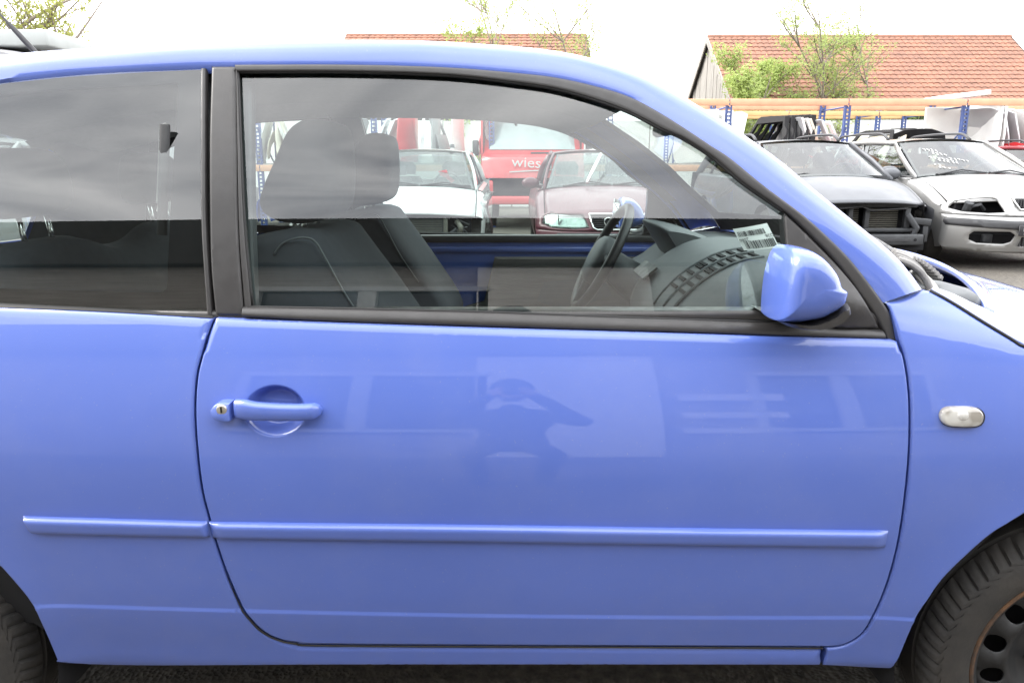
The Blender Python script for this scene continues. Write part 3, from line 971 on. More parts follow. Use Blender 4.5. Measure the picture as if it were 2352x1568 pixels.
# rear side window: pane, black printed border, edge trim
rq_t = [(-30, 193), (0, 190), (133, 175), (267, 165), (400, 160), (471, 157)]
rq_r = [(471, 157), (470, 330), (472, 520), (486, 724)]
rq_b = [(486, 724), (233, 710), (0, 700), (-30, 699)]
def frame3(pts): return pxs(pts, WG, .002)
rear_far = [(-1.06, frame3(rq_b)[-1][1]), (-1.34, .985), (-1.38, 1.02), (-1.30, 1.30), (-1.25, 1.325), (-1.12, frame3(rq_t)[0][1] + .002)]
qw = frame3(rq_t) + frame3(rq_r)[1:] + frame3(rq_b)[1:-1] + [(-1.34, .99), (-1.375, 1.03), (-1.29, 1.29), (-1.24, 1.32)]
panel('rear_side_window', qw, lambda x, z: WG(x, z, .002), GLASS, car, inset=.002, r=0, skirt=0, grid=.05)
# printed border: ring between the glass edge and the clear area
clear_px = [(-30, 221), (0, 218), (200, 202), (400, 192.5), (407, 193), (409, 198), (404, 290), (397, 400), (388, 560), (384, 650), (381, 664), (372, 671), (300, 671), (150, 667), (0, 662), (-30, 661)]
clear = [S(p[0], p[1], WG, -.003) for p in clear_px] + [(-1.28, 1.02), (-1.31, 1.06), (-1.235, 1.26), (-1.21, 1.28)]
ring_o = np.array(qw); ring_o = ring_o if area2(ring_o) > 0 else ring_o[::-1]
ring_o = dens(ring_o, .03); hole = dens(np.array(clear) if area2(np.array(clear)) > 0 else np.array(clear)[::-1], .02)
V2, F2 = cdt(ring_o, np.zeros((0, 2)), [hole])
bd = mk('window_border', [(p[0], -float(WG(p[0], p[1], -.003)), p[1]) for p in V2], F2, mat('black_glass_print', (.006, .006, .007), rough=.7, spec=.1, var=.2, vscale=30), car)
mirror_obj(bd)
strip('window_edge_trim', px3([(462, 158), (462, 330), (463, 520), (476, 720)], WG, .003), px3([(473, 158), (473, 330), (475, 520), (488, 722)], WG, .003), BLACKPL, car, bulge=.004, n=30, k=4)
strip('window_seal', px3([(-160, 190), (-40, 181), (0, 177), (133, 163), (233, 156), (483, 145)], WG, -.004), px3([(-160, 206), (-40, 195), (0, 191), (133, 176.5), (267, 166), (480, 158)], WG, -.002), RUBBER, car, bulge=.0, n=30, k=2)
strip('window_seal', px3([(-40, 695), (0, 697), (233, 708), (486, 722)], WG, .004), px3([(-40, 706), (0, 706), (233, 715), (490, 730)], W, -.004), RUBBER, car, bulge=.0, n=30, k=2)

# rear pillar, tailgate and its glass
mb = MB()
def pil(u, v):
    z = .965 + (1.30 - .965) * u
    x0 = -1.375 + .085 * max(0, (z - 1.03) / .26); x1 = -1.70 + .17 * u
    x = x0 + (x1 - x0) * v
    return Vector((x, -float(WG(x, z, .004)) + .10 * v ** 3, z))
mb.grid(pil, 12, 10)
rp = mb.build('rear_pillar', CARBLUE, car); mirror_obj(rp)
mb = MB()
mb.grid(lambda u, v: Vector((-1.575 - .165 * u - .05 * (1 - (2 * v - 1) ** 2), (2 * v - 1) * (.44 + .16 * u), 1.33 + .03 * (1 - (2 * v - 1) ** 2) * (1 - u) - .36 * u)), 10, 16)
mb.build('rear_window', glass_mat('tinted_rear_glass', (.42, .47, .46), 1.6), car)
mb = MB()
mb.grid(lambda u, v: Vector((-1.74 - .03 * math.sin(u * 3.1) - .06 * (1 - (2 * v - 1) ** 2), (2 * v - 1) * (.60 + .03 * u), .965 - .70 * u)), 10, 16)
mb.build('tailgate', CARBLUE, car)

for o_ in [q for q in car.children if q.name.split('.')[0] in ('rear_pillar', 'tailgate')]:
    me = o_.data.copy(); t_ = bpy.data.objects.new('rear_inner_trim', me); COL.objects.link(t_); t_.parent = car
    me.materials.clear(); me.materials.append(TRIM)
    for v_ in me.vertices: v_.co.y *= .955; v_.co.x += .03
# ---- rubbing strips
def rub(T, B, t):
    A3 = [S3(p[0], p[1], W, .001) for p in curve2(T, 3)]; B3 = [S3(p[0], p[1], W, .001) for p in curve2(B, 3)]
    return strip('rubbing_strip', A3, B3, CARBLUE, car, bulge=.0125, n=80, k=12, taper_ends=t, prof=lambda q: (1 - (2 * q - 1) ** 4) ** .5 * (1 - .25 * q), flange=.004)
rub([(52, 1185), (250, 1190.5), (475, 1197)], [(73, 1223), (250, 1228), (483, 1232)], .010)
rub([(480, 1198), (1100, 1205), (1568, 1212), (2040, 1218)], [(490, 1235), (1100, 1243), (1568, 1250), (2033, 1256)], .010)

# ---- door handle with lock
def surf_prism(px_outline, name, m, parent, y_in, y_out, ring, base=None, fun=W, mirror=True, per=5, bias=None):
    pts = [S(p[0], p[1], fun, y_out * .5) for p in [tuple(q) for q in catmull([(a, b, 0) for a, b in px_outline], per, True)]]
    n = len(pts); cx_ = sum(p[0] for p in pts) / n; cz_ = sum(p[1] for p in pts) / n
    if bias: cx_, cz_ = bias
    vs = []; fs = []
    for (t, k) in ring:
        for (x, z) in pts:
            X = cx_ + (x - cx_) * k; Z = cz_ + (z - cz_) * k
            vs.append((X, -(float(fun(X, Z)) + y_in + (y_out - y_in) * t), Z))
    for i in range(len(ring) - 1):
        for k in range(n):
            k2 = (k + 1) % n
            fs.append((i * n + k, i * n + k2, (i + 1) * n + k2, (i + 1) * n + k))
    fs.append(tuple(range(n))); fs.append(tuple(reversed([(len(ring) - 1) * n + k for k in range(n)])))
    mb = MB(); mb.add(vs, fs)
    o = mb.build(name, m, parent, True, auto=R(60))
    if mirror: mirror_obj(o)
    return o
HR = [(0, 1), (.35, 1), (.6, .985), (.78, .95), (.9, .88), (.97, .76), (1, .55)]
bar_px = [(534, 922), (560, 920), (585, 924), (640, 927), (700, 928.5), (718, 928.5), (731, 934), (738, 945), (734, 957), (722, 963), (700, 964.5), (640, 965), (580, 965), (534, 964)]
def bar_fun():
    pts = [S(p[0], p[1]) for p in bar_px]
    return pts
# the grip: stands off the door, rounded across its height
bp = [xz(p[0], p[1], -(float(W(HC[0], HC[1])) + .019)) for p in bar_px]
x_l, x_r = bp[0][0], max(p[0] for p in bp)
def half(x):
    px_ = (x - x_l) / (x_r - x_l)
    top = np.interp(x, [q[0] for q in bp[:8]], [q[1] for q in bp[:8]])
    bot = np.interp(x, [q[0] for q in bp[7:]][::-1], [q[1] for q in bp[7:]][::-1])
    return top, bot
vs = []; fs = []; NB = 44; KA = 16
for i in range(NB + 1):
    x = x_l + (x_r - .0006 - x_l) * (1 - (1 - i / NB) ** 1.6 if i > 0 else 0)
    t_, b_ = half(x); zc_ = (t_ + b_) / 2; hz_ = max(.0006, (t_ - b_) / 2)
    f = (x - x_l) / (x_r - x_l)
    off = .030 - .012 * (2 * f - 1) ** 4
    th = .0125 * min(1, hz_ / .014)
    base = float(W(x, HC[1]))
    for k in range(KA):
        a = 2 * math.pi * k / KA
        ca, sa = math.cos(a), math.sin(a)
        sz = math.copysign(abs(sa) ** .65, sa); sy = math.copysign(abs(ca) ** .7, ca)
        vs.append((x, -(base + off - .012 + sy * th), zc_ + sz * hz_))
for i in range(NB):
    for k in range(KA):
        k2 = (k + 1) % KA
        fs.append((i * KA + k, i * KA + k2, (i + 1) * KA + k2, (i + 1) * KA + k))
fs.append(tuple(range(KA))); fs.append(tuple(reversed([NB * KA + k for k in range(KA)])))
handles = []
for side, dobj in zip((-1, 1), DOOR_OBJS):
    vv = vs if side < 0 else [(a, -b, c) for a, b, c in vs]
    mb = MB(); mb.add(vv, fs)
    handles.append(mb.build('door_handle', CARBLUE, dobj, True, auto=R(60)))
cap_px = [(533, 921.5), (515, 920.5), (500, 924), (490, 933), (486.5, 944), (490, 955), (500, 962), (515, 965), (533, 965)]
cap_o = surf_prism([(533, 921.5), (533, 935), (533, 950), (533, 964.5)] + cap_px[::-1][1:], 'lock_cover', CARBLUE, DOOR_OBJS[0], .0, .021, [(0, 1), (.5, 1), (.72, .985), (.86, .96), (.95, .92), (1, .86)], mirror=False, per=3)
# gaskets at both ends
LK = S3(508.5, 942, W, .0222)
mb = MB(); mb.lathe([(0, -.0005), (.0075, -.0005), (.0088, .0), (.0094, .0012), (.0094, .006)], 28, LK, 'y')
lock = mb.build('lock_cylinder', mat('lock_metal', (.62, .58, .50), rough=.35, metal=.85, var=.15, vscale=200), DOOR_OBJS[0])
mb = MB(); mb.box(LK + Vector((0, -.0008, .001)), (.0026, .002, .0105))
mb.build('key_slot', DARKIN, DOOR_OBJS[0], False)

REFL0 = mat('lamp_bulb_silver', (.62, .61, .58), rough=.25, var=.2, vscale=60, coat=.6)
# ---- side repeater lamp
IND = [(2161, 957), (2164, 945), (2174, 937), (2190, 934.5), (2215, 934.5), (2240, 936), (2252, 941), (2259, 950), (2260, 960), (2256, 971), (2246, 978), (2228, 980.5), (2200, 980), (2178, 978), (2166, 970)]
surf_prism([(2159 + (p[0] - 2159) * 1.0, p[1]) for p in IND], 'side_lamp_seal', RUBBER, car, 0, .003, [(0, 1.05), (1, 1.03)], per=3)
lampm = bpy.data.materials.new('clear_lamp_lens'); lampm.use_nodes = True
b_ = lampm.node_tree.nodes['Principled BSDF']
b_.inputs['Base Color'].default_value = (.80, .78, .73, 1); b_.inputs['Roughness'].default_value = .12; b_.inputs['Coat Weight'].default_value = 1.0
_tc = lampm.node_tree.nodes.new('ShaderNodeTexCoord'); _n = lampm.node_tree.nodes.new('ShaderNodeTexNoise'); _n.inputs['Scale'].default_value = 30; _n.inputs['Detail'].default_value = 2
lampm.node_tree.links.new(_tc.outputs['Object'], _n.inputs['Vector'])
_rp = lampm.node_tree.nodes.new('ShaderNodeValToRGB'); _rp.color_ramp.elements[0].position = .38; _rp.color_ramp.elements[0].color = (.24, .22, .19, 1); _rp.color_ramp.elements[1].position = .58; _rp.color_ramp.elements[1].color = (.46, .45, .42, 1)
lampm.node_tree.links.new(_n.outputs['Fac'], _rp.inputs[0]); lampm.node_tree.links.new(_rp.outputs[0], b_.inputs['Base Color'])
surf_prism(IND, 'side_lamp', lampm, car, 0, .013, [(0, 1), (.4, 1), (.55, .97), (.72, .92), (.8, .84), (.9, .6), (1, .25)], per=3)

LB = S3(2212, 955, W, .0125)
mb = MB(); mb.lathe([(0, -.004), (.006, -.0035), (.0095, -.001), (.0105, .003)], 20, LB, 'y'); sb = mb.build('lamp_bulb', REFL0, car); mirror_obj(sb)
# black tubes that paint in the shade of the door and bonnet shut lines
mb = MB(); mb.tube([(q[0], -(float(W(q[0], q[1] - .004)) - .001), q[1] - .0015) for q in door_l[:50]], [.0019] * 30 + [.0019 * (1 - (i_ / 19) ** 2) + .0002 for i_ in range(20)], 6); ds = mb.build('door_gap_shade', RUBBER, car); mirror_obj(ds)
# ---- door mirror
MZ = lambda zx, zy: (1568 + zx / 3, 344 + zy / 3)
m_px = [MZ(*p) for p in [(730, 662), (790, 666), (850, 680), (900, 706), (940, 740), (980, 786), (1010, 830), (1030, 880), (1043, 920), (1064, 938), (1085, 958), (1078, 1000),
                         (1064, 1040), (1015, 1082), (960, 1114), (890, 1146), (820, 1160), (740, 1172), (660, 1172), (600, 1162), (592, 1140), (596, 1060), (606, 950), (616, 880), (630, 820), (645, 765), (662, 722), (695, 678)]]
MY = -.865
mo = [xz(p[0], p[1], MY) for p in m_px]
mo = [(p.x, p.y) for p in catmull([(a, b, 0) for a, b in mo], 3, True)]
mxl = min(p[0] for p in mo); mzc = sum(p[1] for p in mo) / len(mo)
vs = []; fs = []
RG = [(-.755, .80), (-.775, .90), (-.80, .965), (-.83, .995), (-.86, 1.0), (-.885, .985), (-.905, .95), (-.922, .90), (-.937, .83), (-.949, .74), (-.958, .62), (-.964, .47), (-.967, .28)]
n = len(mo)
for (Y, k) in RG:
    for (x, z) in mo:
        vs.append((mxl + .02 + (x - mxl - .02) * k if x > mxl + .02 else mxl + (.02 - (mxl + .02 - x)) * 1.0, Y, mzc + (z - mzc) * k))
for i in range(len(RG) - 1):
    for k in range(n):
        k2 = (k + 1) % n
        fs.append((i * n + k, i * n + k2, (i + 1) * n + k2, (i + 1) * n + k))
fs.append(tuple(range(n))); fs.append(tuple(reversed([(len(RG) - 1) * n + k for k in range(n)])))
mb = MB(); mb.add(vs, fs)
mir = mb.build('door_mirror', CARBLUE, car)
mir2 = mirror_obj(mir)
bpy.data.objects.remove(mir)
MIRG = mat('mirror_silvering', (.85, .87, .88), rough=.01, metal=1.0, var=.02, vscale=5)
mb = MB(); mb.grid(lambda u, v: Vector((mxl - .002 + .012 * (v - .5) ** 2, .785 + .155 * u, mzc - .052 + .104 * v)), 8, 8)
mb.build('mirror_glass', MIRG, mir2)
# the near mirror is folded flat against the door, so its painted back faces outwards
MY = -.815
mo = [xz(p[0], p[1], MY) for p in m_px]
mo = [(p.x, p.y) for p in catmull([(a, b, 0) for a, b in mo], 3, True)]
mxl = min(p[0] for p in mo); mxr = max(p[0] for p in mo); mcx = mxl + .36 * (mxr - mxl); mzc = sum(p[1] for p in mo) / len(mo) + .004
RG = [(-.772, .965), (-.788, .995), (-.803, 1.0), (-.817, .996), (-.831, .982), (-.844, .955), (-.855, .915), (-.865, .855), (-.873, .77), (-.879, .65), (-.883, .49), (-.885, .26)]
vs = []; fs = []; n = len(mo)
for (Y, k) in RG:
    for (x, z) in mo: vs.append((mcx + (x - mcx) * k, Y - .018 * (x - mxl) / (mxr - mxl) * 0, mzc + (z - mzc) * k))
for i in range(len(RG) - 1):
    for k in range(n):
        k2 = (k + 1) % n
        fs.append((i * n + k, i * n + k2, (i + 1) * n + k2, (i + 1) * n + k))
fs.append(tuple(range(n))); fs.append(tuple(reversed([(len(RG) - 1) * n + k for k in range(n)])))
mb = MB(); mb.add(vs, fs); mir = mb.build('door_mirror', CARBLUE, car, True, auto=R(60))
mb = MB(); mb.add([(mcx + (x - mcx) * .86, -.769, mzc + (z - mzc) * .86) for (x, z) in mo], [tuple(range(n))]); mb.build('mirror_glass', MIRG, mir, False)
ft = [MZ(*p) for p in [(640, 1165), (760, 1180), (830, 1174), (930, 1140), (1010, 1095), (1062, 1050), (1100, 1040), (1110, 1090), (1060, 1150), (960, 1196), (860, 1214), (760, 1210), (680, 1196)]]
fo2 = [xz(p[0], p[1], -.82) for p in ft]
mb = MB(); mb.prism([(a, b) for a, b in fo2], -.70, -.868, 'y', [(0, 1.05), (.6, 1), (.85, .96), (.95, .88), (1, .75)])
ftm = mb.build('mirror_foot', BLACKPL, mir, True, auto=R(60)); f2 = mirror_obj(ftm); f2.parent = mir2

# ---- wheels
TYRE = mat('tyre_rubber', (.040, .036, .032), rough=.78, var=.45, vscale=14, bump=.12, bscale=120, color2=(.022, .021, .020))
STEEL = mat('black_painted_steel', (.022, .023, .025), rough=.45, var=.3, vscale=12, rvar=.1)
RUST = mat('rusty_rim_edge', (.125, .062, .028), rough=.85, var=.7, vscale=34, color2=(.035, .030, .027), bump=.2, bscale=90)
def wheel(name, cx_, side, parent, steer=0.0, yface=.785):
    w_ = empty(name, (cx_, side * (yface - .0875), WZ))
    w_.parent = parent
    if steer: w_.rotation_euler = (0, 0, steer)
    # tyre: local y = outward (side); half width .0875
    prof = [(.192, .070), (.200, .078), (.212, .084), (.228, .0875), (.244, .0870), (.256, .083), (.264, .077), (.2695, .069), (.2745, .058), (.2785, .045), (.2795, .033), (.272, .031), (.272, .024), (.280, .022),
            (.280, -.022), (.272, -.024), (.272, -.031), (.2795, -.033), (.2785, -.045), (.2745, -.058), (.2695, -.069), (.264, -.077), (.250, -.085), (.228, -.0875), (.200, -.078), (.190, -.068)]
    PIT = 66; SEG = PIT * 4
    vs = []; fs = []
    for k in range(SEG):
        a = 2 * math.pi * k / SEG
        groove = (k % 4 == 0)
        for j, (r, h) in enumerate(prof):
            rr = r; aa = a
            if r > .258 and abs(h) < .08:
                aa = a + .10 * (abs(h) / .08)
                if groove and abs(h) > .034: rr = r - .006
            vs.append((math.cos(aa) * rr, side * h, math.sin(aa) * rr))
    m_ = len(prof)
    for k in range(SEG):
        k2 = (k + 1) % SEG
        for j in range(m_ - 1): fs.append((k * m_ + j, k * m_ + j + 1, k2 * m_ + j + 1, k2 * m_ + j))
    mb = MB(); mb.add(vs, fs); mb.build('tyre', TYRE, w_, True, auto=R(42))
    # rim
    mb = MB(); mb.lathe([(.196, side * .066), (.1975, side * .073), (.194, side * .0775), (.189, side * .077), (.1855, side * .071)], 96)
    mb.build('rim_edge', RUST, w_)
    mb = MB(); mb.lathe([(.1865, side * .0735), (.180, side * .0705), (.176, side * .060), (.172, side * .050), (.1695, side * .035), (.168, side * -.06)], 96)
    mb.build('rim', STEEL, w_)
    # disc with oval holes
    hs = []
    for i in range(12):
        a = 2 * math.pi * i / 12 + R(11) if side < 0 else 2 * math.pi * i / 12
        a = math.pi - (R(12) + i * R(30))
        c = (.137 * math.cos(a), .137 * math.sin(a))
        hs.append([(c[0] + .0205 * math.cos(q) * math.cos(a) - .0185 * math.sin(q) * math.sin(a), c[1] + .0205 * math.cos(q) * math.sin(a) + .0185 * math.sin(q) * math.cos(a)) for q in np.linspace(0, 2 * math.pi, 14, endpoint=False)])
    ring_ = [(.170 * math.cos(q), .170 * math.sin(q)) for q in np.linspace(0, 2 * math.pi, 72, endpoint=False)]
    ins = [(r * math.cos(q), r * math.sin(q)) for r in (.03, .05, .07, .085, .098, .108, .163) for q in np.linspace(0, 2 * math.pi, 48, endpoint=False)]
    V, F = cdt(ring_, ins, hs)
    dp = Spline([0, .03, .05, .075, .095, .115, .137, .160, .170], [.030, .030, .024, .024, .040, .052, .050, .040, .036])
    vs = [(p[0], side * float(dp(math.hypot(*p))), p[1]) for p in V]
    mb = MB(); mb.add(vs, F); d_ = mb.build('wheel_disc', STEEL, w_)
    md = d_.modifiers.new('solid', 'SOLIDIFY'); md.thickness = .004; md.offset = 0
    mb = MB(); mb.lathe([(.0, side * .04), (.02, side * .04), (.028, side * .036), (.03, side * .026)], 32)
    for i in range(4):
        a = i * math.pi / 2 + .4
        mb.lathe([(0, side * .042), (.008, side * .042), (.0095, side * .038), (.0095, side * .022)], 6, (.05 * math.cos(a), 0, .05 * math.sin(a)))
    mb.build('hub_bolts', STEEL, w_)
    mb = MB(); mb.lathe([(0, side * -.02), (.165, side * -.02)], 48); mb.build('brake_shield', DARKIN, w_)
    return w_
wheel('wheel', WX_F, -1, car, yface=.782); wheel('wheel', WX_R, -1, car, yface=.770)
wheel('wheel', WX_F, 1, car, yface=.782); wheel('wheel', WX_R, 1, car, yface=.770)
# arch liners
for wx in (WX_F, WX_R):
    mb = MB()
    prof = [(.335, -.755), (.345, -.74), (.35, -.60), (.35, -.52), (.02, -.52)]
    vs = []; fs = []
    for k in range(33):
        a = math.pi * (-.08 + 1.16 * k / 32)
        for r_, h_ in prof: vs.append((wx + math.cos(a) * r_, h_, WZ + math.sin(a) * r_))
    for k in range(32):
        for j in range(4): fs.append((k * 5 + j, k * 5 + j + 1, (k + 1) * 5 + j + 1, (k + 1) * 5 + j))
    mb.add(vs, fs)
    al = mb.build('arch_liner', DARKIN, car); mirror_obj(al)
mb = MB(); mb.box((0, 0, .232), (1.55, 1.36, .05)); mb.box((1.3, 0, .30), (.7, 1.0, .1)); mb.box((-1.35, 0, .30), (.6, 1.0, .1))
mb.build('underbody', DARKIN, car, False)

# ---- bonnet, cowl, front end
gap3 = [Vector((p[0], -float(W(p[0], p[1])) + .0, p[1])) for p in hood_gap] + [Vector((p[0], -float(W(p[0], p[1])), p[1])) for p in HG_FWD]
G3 = resample(catmull(gap3, 4), 40)
def hoodp(u, v):
    """u along the gap 0..1, v -1..1 across"""
    f = u * 39; i = min(38, int(f)); p = G3[i].lerp(G3[i + 1], f - i)
    w_ = -p.y - .002
    xc = p.x + (.205 * (1 - u) + .10 * u) * (1 - abs(v) ** 2.2)
    rise = (.050 * (1 - u) + .115 * u)
    z = p.z + rise * (1 - abs(v) ** 2.6) - .004
    return Vector((xc, w_ * v, z))
def hoodq(u, v):
    # rear edge is set back from the glass by a cut-out well on each side
    av = abs(v)
    start = .0 + .30 * math.exp(-((av - .80) / .15) ** 2) * 0.9 if av < .965 else 0.0
    start = .115 * sstep((.985 - av) / .10)
    return hoodp(float(start) + (1 - float(start)) * u, v)
vv_ = sorted(set([round(-1 + 2 * i / 40, 4) for i in range(41)] + [s * q for s in (-1, 1) for q in (.992, .98, .97, .96, .945, .93, .915)]))
vs = []; fs = []; NU = 26
for i in range(NU + 1):
    for v in vv_:
        vs.append(hoodq(i / NU, v))
nv = len(vv_)
fs = [(i * nv + j, (i + 1) * nv + j, (i + 1) * nv + j + 1, i * nv + j + 1) for i in range(NU) for j in range(nv - 1)]
mb = MB(); mb.add(vs, fs)
hood = mb.build('bonnet', CARBLUE, car)
md = hood.modifiers.new('solid', 'SOLIDIFY'); md.thickness = .012; md.offset = 0 if hood.data.polygons[0].normal.z > 0 else 0
mb = MB(); mb.tube([p + Vector((.0, .001, -.0005)) for p in G3], .0034, 6); hs_ = mb.build('bonnet_gap_shade', RUBBER, car); mirror_obj(hs_)  # black tube drawn as the shaded gap between bonnet and wing
# scuttle below the glass
mb = MB()
def scut(u, v):
    a = cross(NRAIL - 1, (2 * v - 1) * .97, .012); b = hoodp(.20, (2 * v - 1) * .97)
    p = a.lerp(b, u); p.z -= .035 * math.sin(u * math.pi) + .030 * u
    return p
mb.grid(scut, 8, 40)
COWL = mat('weathered_grey_plastic', (.36, .35, .34), rough=.75, var=.45, vscale=18, bump=.2, bscale=80)
mb.build('scuttle', COWL, car)
mb = MB()
for k, (vv, ln) in enumerate([(-.93, .10), (-.90, .16)]):
    pts = [scut(.15 + .08 * k + .05 * math.sin(t * 6), .5 + vv / 2 + t * ln) + Vector((0, 0, .022 + .012 * math.sin(t * 3.1))) for t in np.linspace(0, 1, 16)]
    mb.tube(pts, [.011] * 14 + [.008, .004], 8)
for t in np.linspace(.05, .24, 9):
    mb.box(scut(.36, t) + Vector((0, 0, .016)), (.036, .012, .018), (0, .4, .5))
mb.box(scut(.30, .075) + Vector((0, 0, .028)), (.085, .055, .010), (0, .35, .9))
mb.box(scut(.50, .055) + Vector((0, 0, .014)), (.030, .05, .03), (0, .3, .8))
for k_ in range(4):
    ln_ = [at_y(a - 4 * k_, b - 7 * k_, -.60 + .035 * k_) for a, b in [(2062, 596), (2088, 606), (2112, 624), (2128, 645), (2136, 664)]]
    mb.tube(catmull(ln_, 5), .0075 - .001 * (k_ % 2), 7)
for k_ in range(9):
    f_ = k_ / 8; a_, b_ = 2076 + 62 * f_, 588 + 44 * f_ ** 1.4
    mb.box(at_y(a_ + 8, b_ + 4, -.52), (.014, .03, .010), (0, .5, .7))
mb.build('scuttle_grille', COWL, car, False, bevel=.003)
mb = MB()
pts = [cross(NRAIL - 2, -.8 + .9 * t, -.012) + Vector((-.05 * t, 0, .045 * t)) for t in np.linspace(0, 1, 12)]
mb.tube(pts, .007, 6); mb.build('wiper', BLACKPL, car)
# bumper and nose, beyond the picture's edge
mb = MB()
def nose(u, v):
    y = (2 * v - 1) * (.66 - .02 * u)
    prof = [(1.66, .65), (1.72, .60), (1.78, .52), (1.80, .42), (1.77, .30), (1.70, .22)]
    f = u * 5; i = min(4, int(f)); k = f - i
    x = prof[i][0] + (prof[i + 1][0] - prof[i][0]) * k; z = prof[i][1] + (prof[i + 1][1] - prof[i][1]) * k
    return Vector((x - .10 * abs(2 * v - 1) ** 3 + .06, y, z + .09 * (1 - abs(2 * v - 1) ** 2.6) * (1 - u) * (1 - u)))
mb.grid(nose, 15, 24)
mb.build('front_bumper', CARBLUE, car)

# ---- roof aerial
b0 = at_y(84, 124, -.05); t0 = at_y(-30, 0, -.05)
mb = MB(); mb.tube([b0 + Vector((.012, 0, -.03)), b0, b0.lerp(t0, .3), b0.lerp(t0, .55), b0.lerp(t0, .62), t0.lerp(b0, -.5)], [.008, .0075, .0068, .006, .003, .002], 10)
mb.lathe([(.0, .02), (.016, .014), (.02, 0), (.02, -.02)], 20, b0 + Vector((.02, 0, -.035)), 'z')
mb.build('roof_aerial', BLACKPL, car)

# ---- cabin
def P2(px, py, Y): 
    a = xz(px, py, Y); return (a[0], a[1])
SY = .345
seat_poly = [P2(p[0], p[1], -SY) for p in [(596, 575), (612, 548), (640, 528), (680, 517), (720, 513), (760, 516), (785, 526), (800, 545), (850, 611), (920, 706), (1010, 850), (960, 920), (800, 905), (690, 860), (640, 760), (605, 660)]]
hr_poly = [P2(p[0], p[1], -SY) for p in [(629, 455), (640, 420), (662, 370), (683, 320), (700, 294), (722, 280), (752, 277), (778, 284), (790, 305), (796, 350), (798, 410), (796, 455), (785, 484), (760, 500), (715, 508), (670, 503), (643, 490), (632, 475)]]
cush = [(seat_poly[10][0] - .12, .50), (seat_poly[10][0] + .34, .56), (seat_poly[10][0] + .38, .50), (seat_poly[10][0] + .34, .38), (seat_poly[10][0] - .12, .34)]
def smoothpoly(p, per=4): return [(q.x, q.y) for q in catmull([(a, b, 0) for a, b in p], per, True)]
SR = [(0, .86), (.03, .93), (.08, .975), (.16, 1.0), (.28, .985), (.5, .965), (.72, .985), (.84, 1.0), (.92, .975), (.97, .93), (1, .86)]
for sgn in (-1, 1):
    y = SY * sgn
    mb = MB(); mb.prism(smoothpoly(seat_poly), y - .235, y + .235, 'y', SR)
    st = mb.build('front_seat', FABRIC, car, True, auto=R(70))
    mb = MB(); mb.prism(smoothpoly(hr_poly), y - .125, y + .125, 'y', ROUND)
    mb.build('headrest', FABRIC, st, True, auto=R(80))
    for dy in (-.055, .055):
        mb = MB()
        a = Vector((hr_poly[14][0] + .005, y + dy, hr_poly[14][1] + .03)); b = Vector((seat_poly[4][0] - .01, y + dy, seat_poly[4][1] - .03))
        mb.tube([a, b], .006, 10); mb.build('headrest_post', CHROME, st)
    mb = MB(); mb.prism(smoothpoly(cush), y - .25, y + .25, 'y', SR); mb.build('seat_cushion', FABRIC, st, True, auto=R(70))
    # piping on the side bolster
    mb = MB()
    bol = [P2(p[0], p[1], -SY) for p in [(706, 556), (722, 535), (748, 524), (774, 523), (790, 533), (806, 560), (850, 640), (905, 720)]]
    mb.tube([(q.x, y - sgn * 0 - .2365, q.y) for q in catmull([(a, b, 0) for a, b in bol], 5)], .0022, 5)
    mb.build('seat_piping', TRIM, st)
# rear bench: two humps, posts and headrests
mb = MB()
def bench(u, v):
    y = -.58 + 1.16 * v
    hump = .045 * math.exp(-(((abs(y) - .30) / .20) ** 4))
    prof = [(-.80, .46), (-.90, .66), (-1.0, .86), (-1.045, .96), (-1.075, 1.0 + hump), (-1.125, 1.012 + hump), (-1.16, .985 + hump), (-1.19, .90), (-1.2, .5)]
    f = u * 8; i = min(7, int(f)); k = f - i
    return Vector((prof[i][0] + (prof[i + 1][0] - prof[i][0]) * k, y, prof[i][1] + (prof[i + 1][1] - prof[i][1]) * k))
mb.grid(bench, 24, 40)
rb = mb.build('rear_seat', FABRIC, car)
hp = [(a_ - .20, b_ + .012) for a_, b_ in [(-.985, 1.12), (-.985, 1.20), (-.965, 1.245), (-.925, 1.25), (-.895, 1.22), (-.885, 1.16), (-.895, 1.11), (-.93, 1.095), (-.97, 1.10)]]
for y in (-.30, .30):
    mb = MB(); mb.prism(smoothpoly(hp), y - .12, y + .12, 'y', ROUND); mb.build('headrest', FABRIC, rb, True, auto=R(80))
    for dy in (-.05, .05):
        mb = MB(); mb.tube([(-1.13, y + dy, 1.13), (-1.115, y + dy, 1.02)], .006, 10); mb.build('headrest_post', CHROME, rb)
# near-side grab strap and belt
gp = [at_y(372, 300, -.60), at_y(366, 330, -.60), at_y(362, 440, -.60), at_y(362, 466, -.60)]
mb = MB(); mb.tube([at_y(380, 288, -.61), at_y(372, 296, -.60), at_y(371, 330, -.60), at_y(366, 440, -.60), at_y(364, 462, -.60), at_y(374, 472, -.61)], .005, 8)
mb.build('belt_guide', mat('pale_grey_plastic', (.16, .165, .16), rough=.5, var=.1, vscale=40), car)
mb = MB()
mb.tube([at_y(379, 286, -.625), at_y(372, 540, -.64)], .010, 6, flat=.3); mb.build('seat_belt', mat('belt_webbing', (.035, .036, .038), rough=.9, var=.2, vscale=90), car)
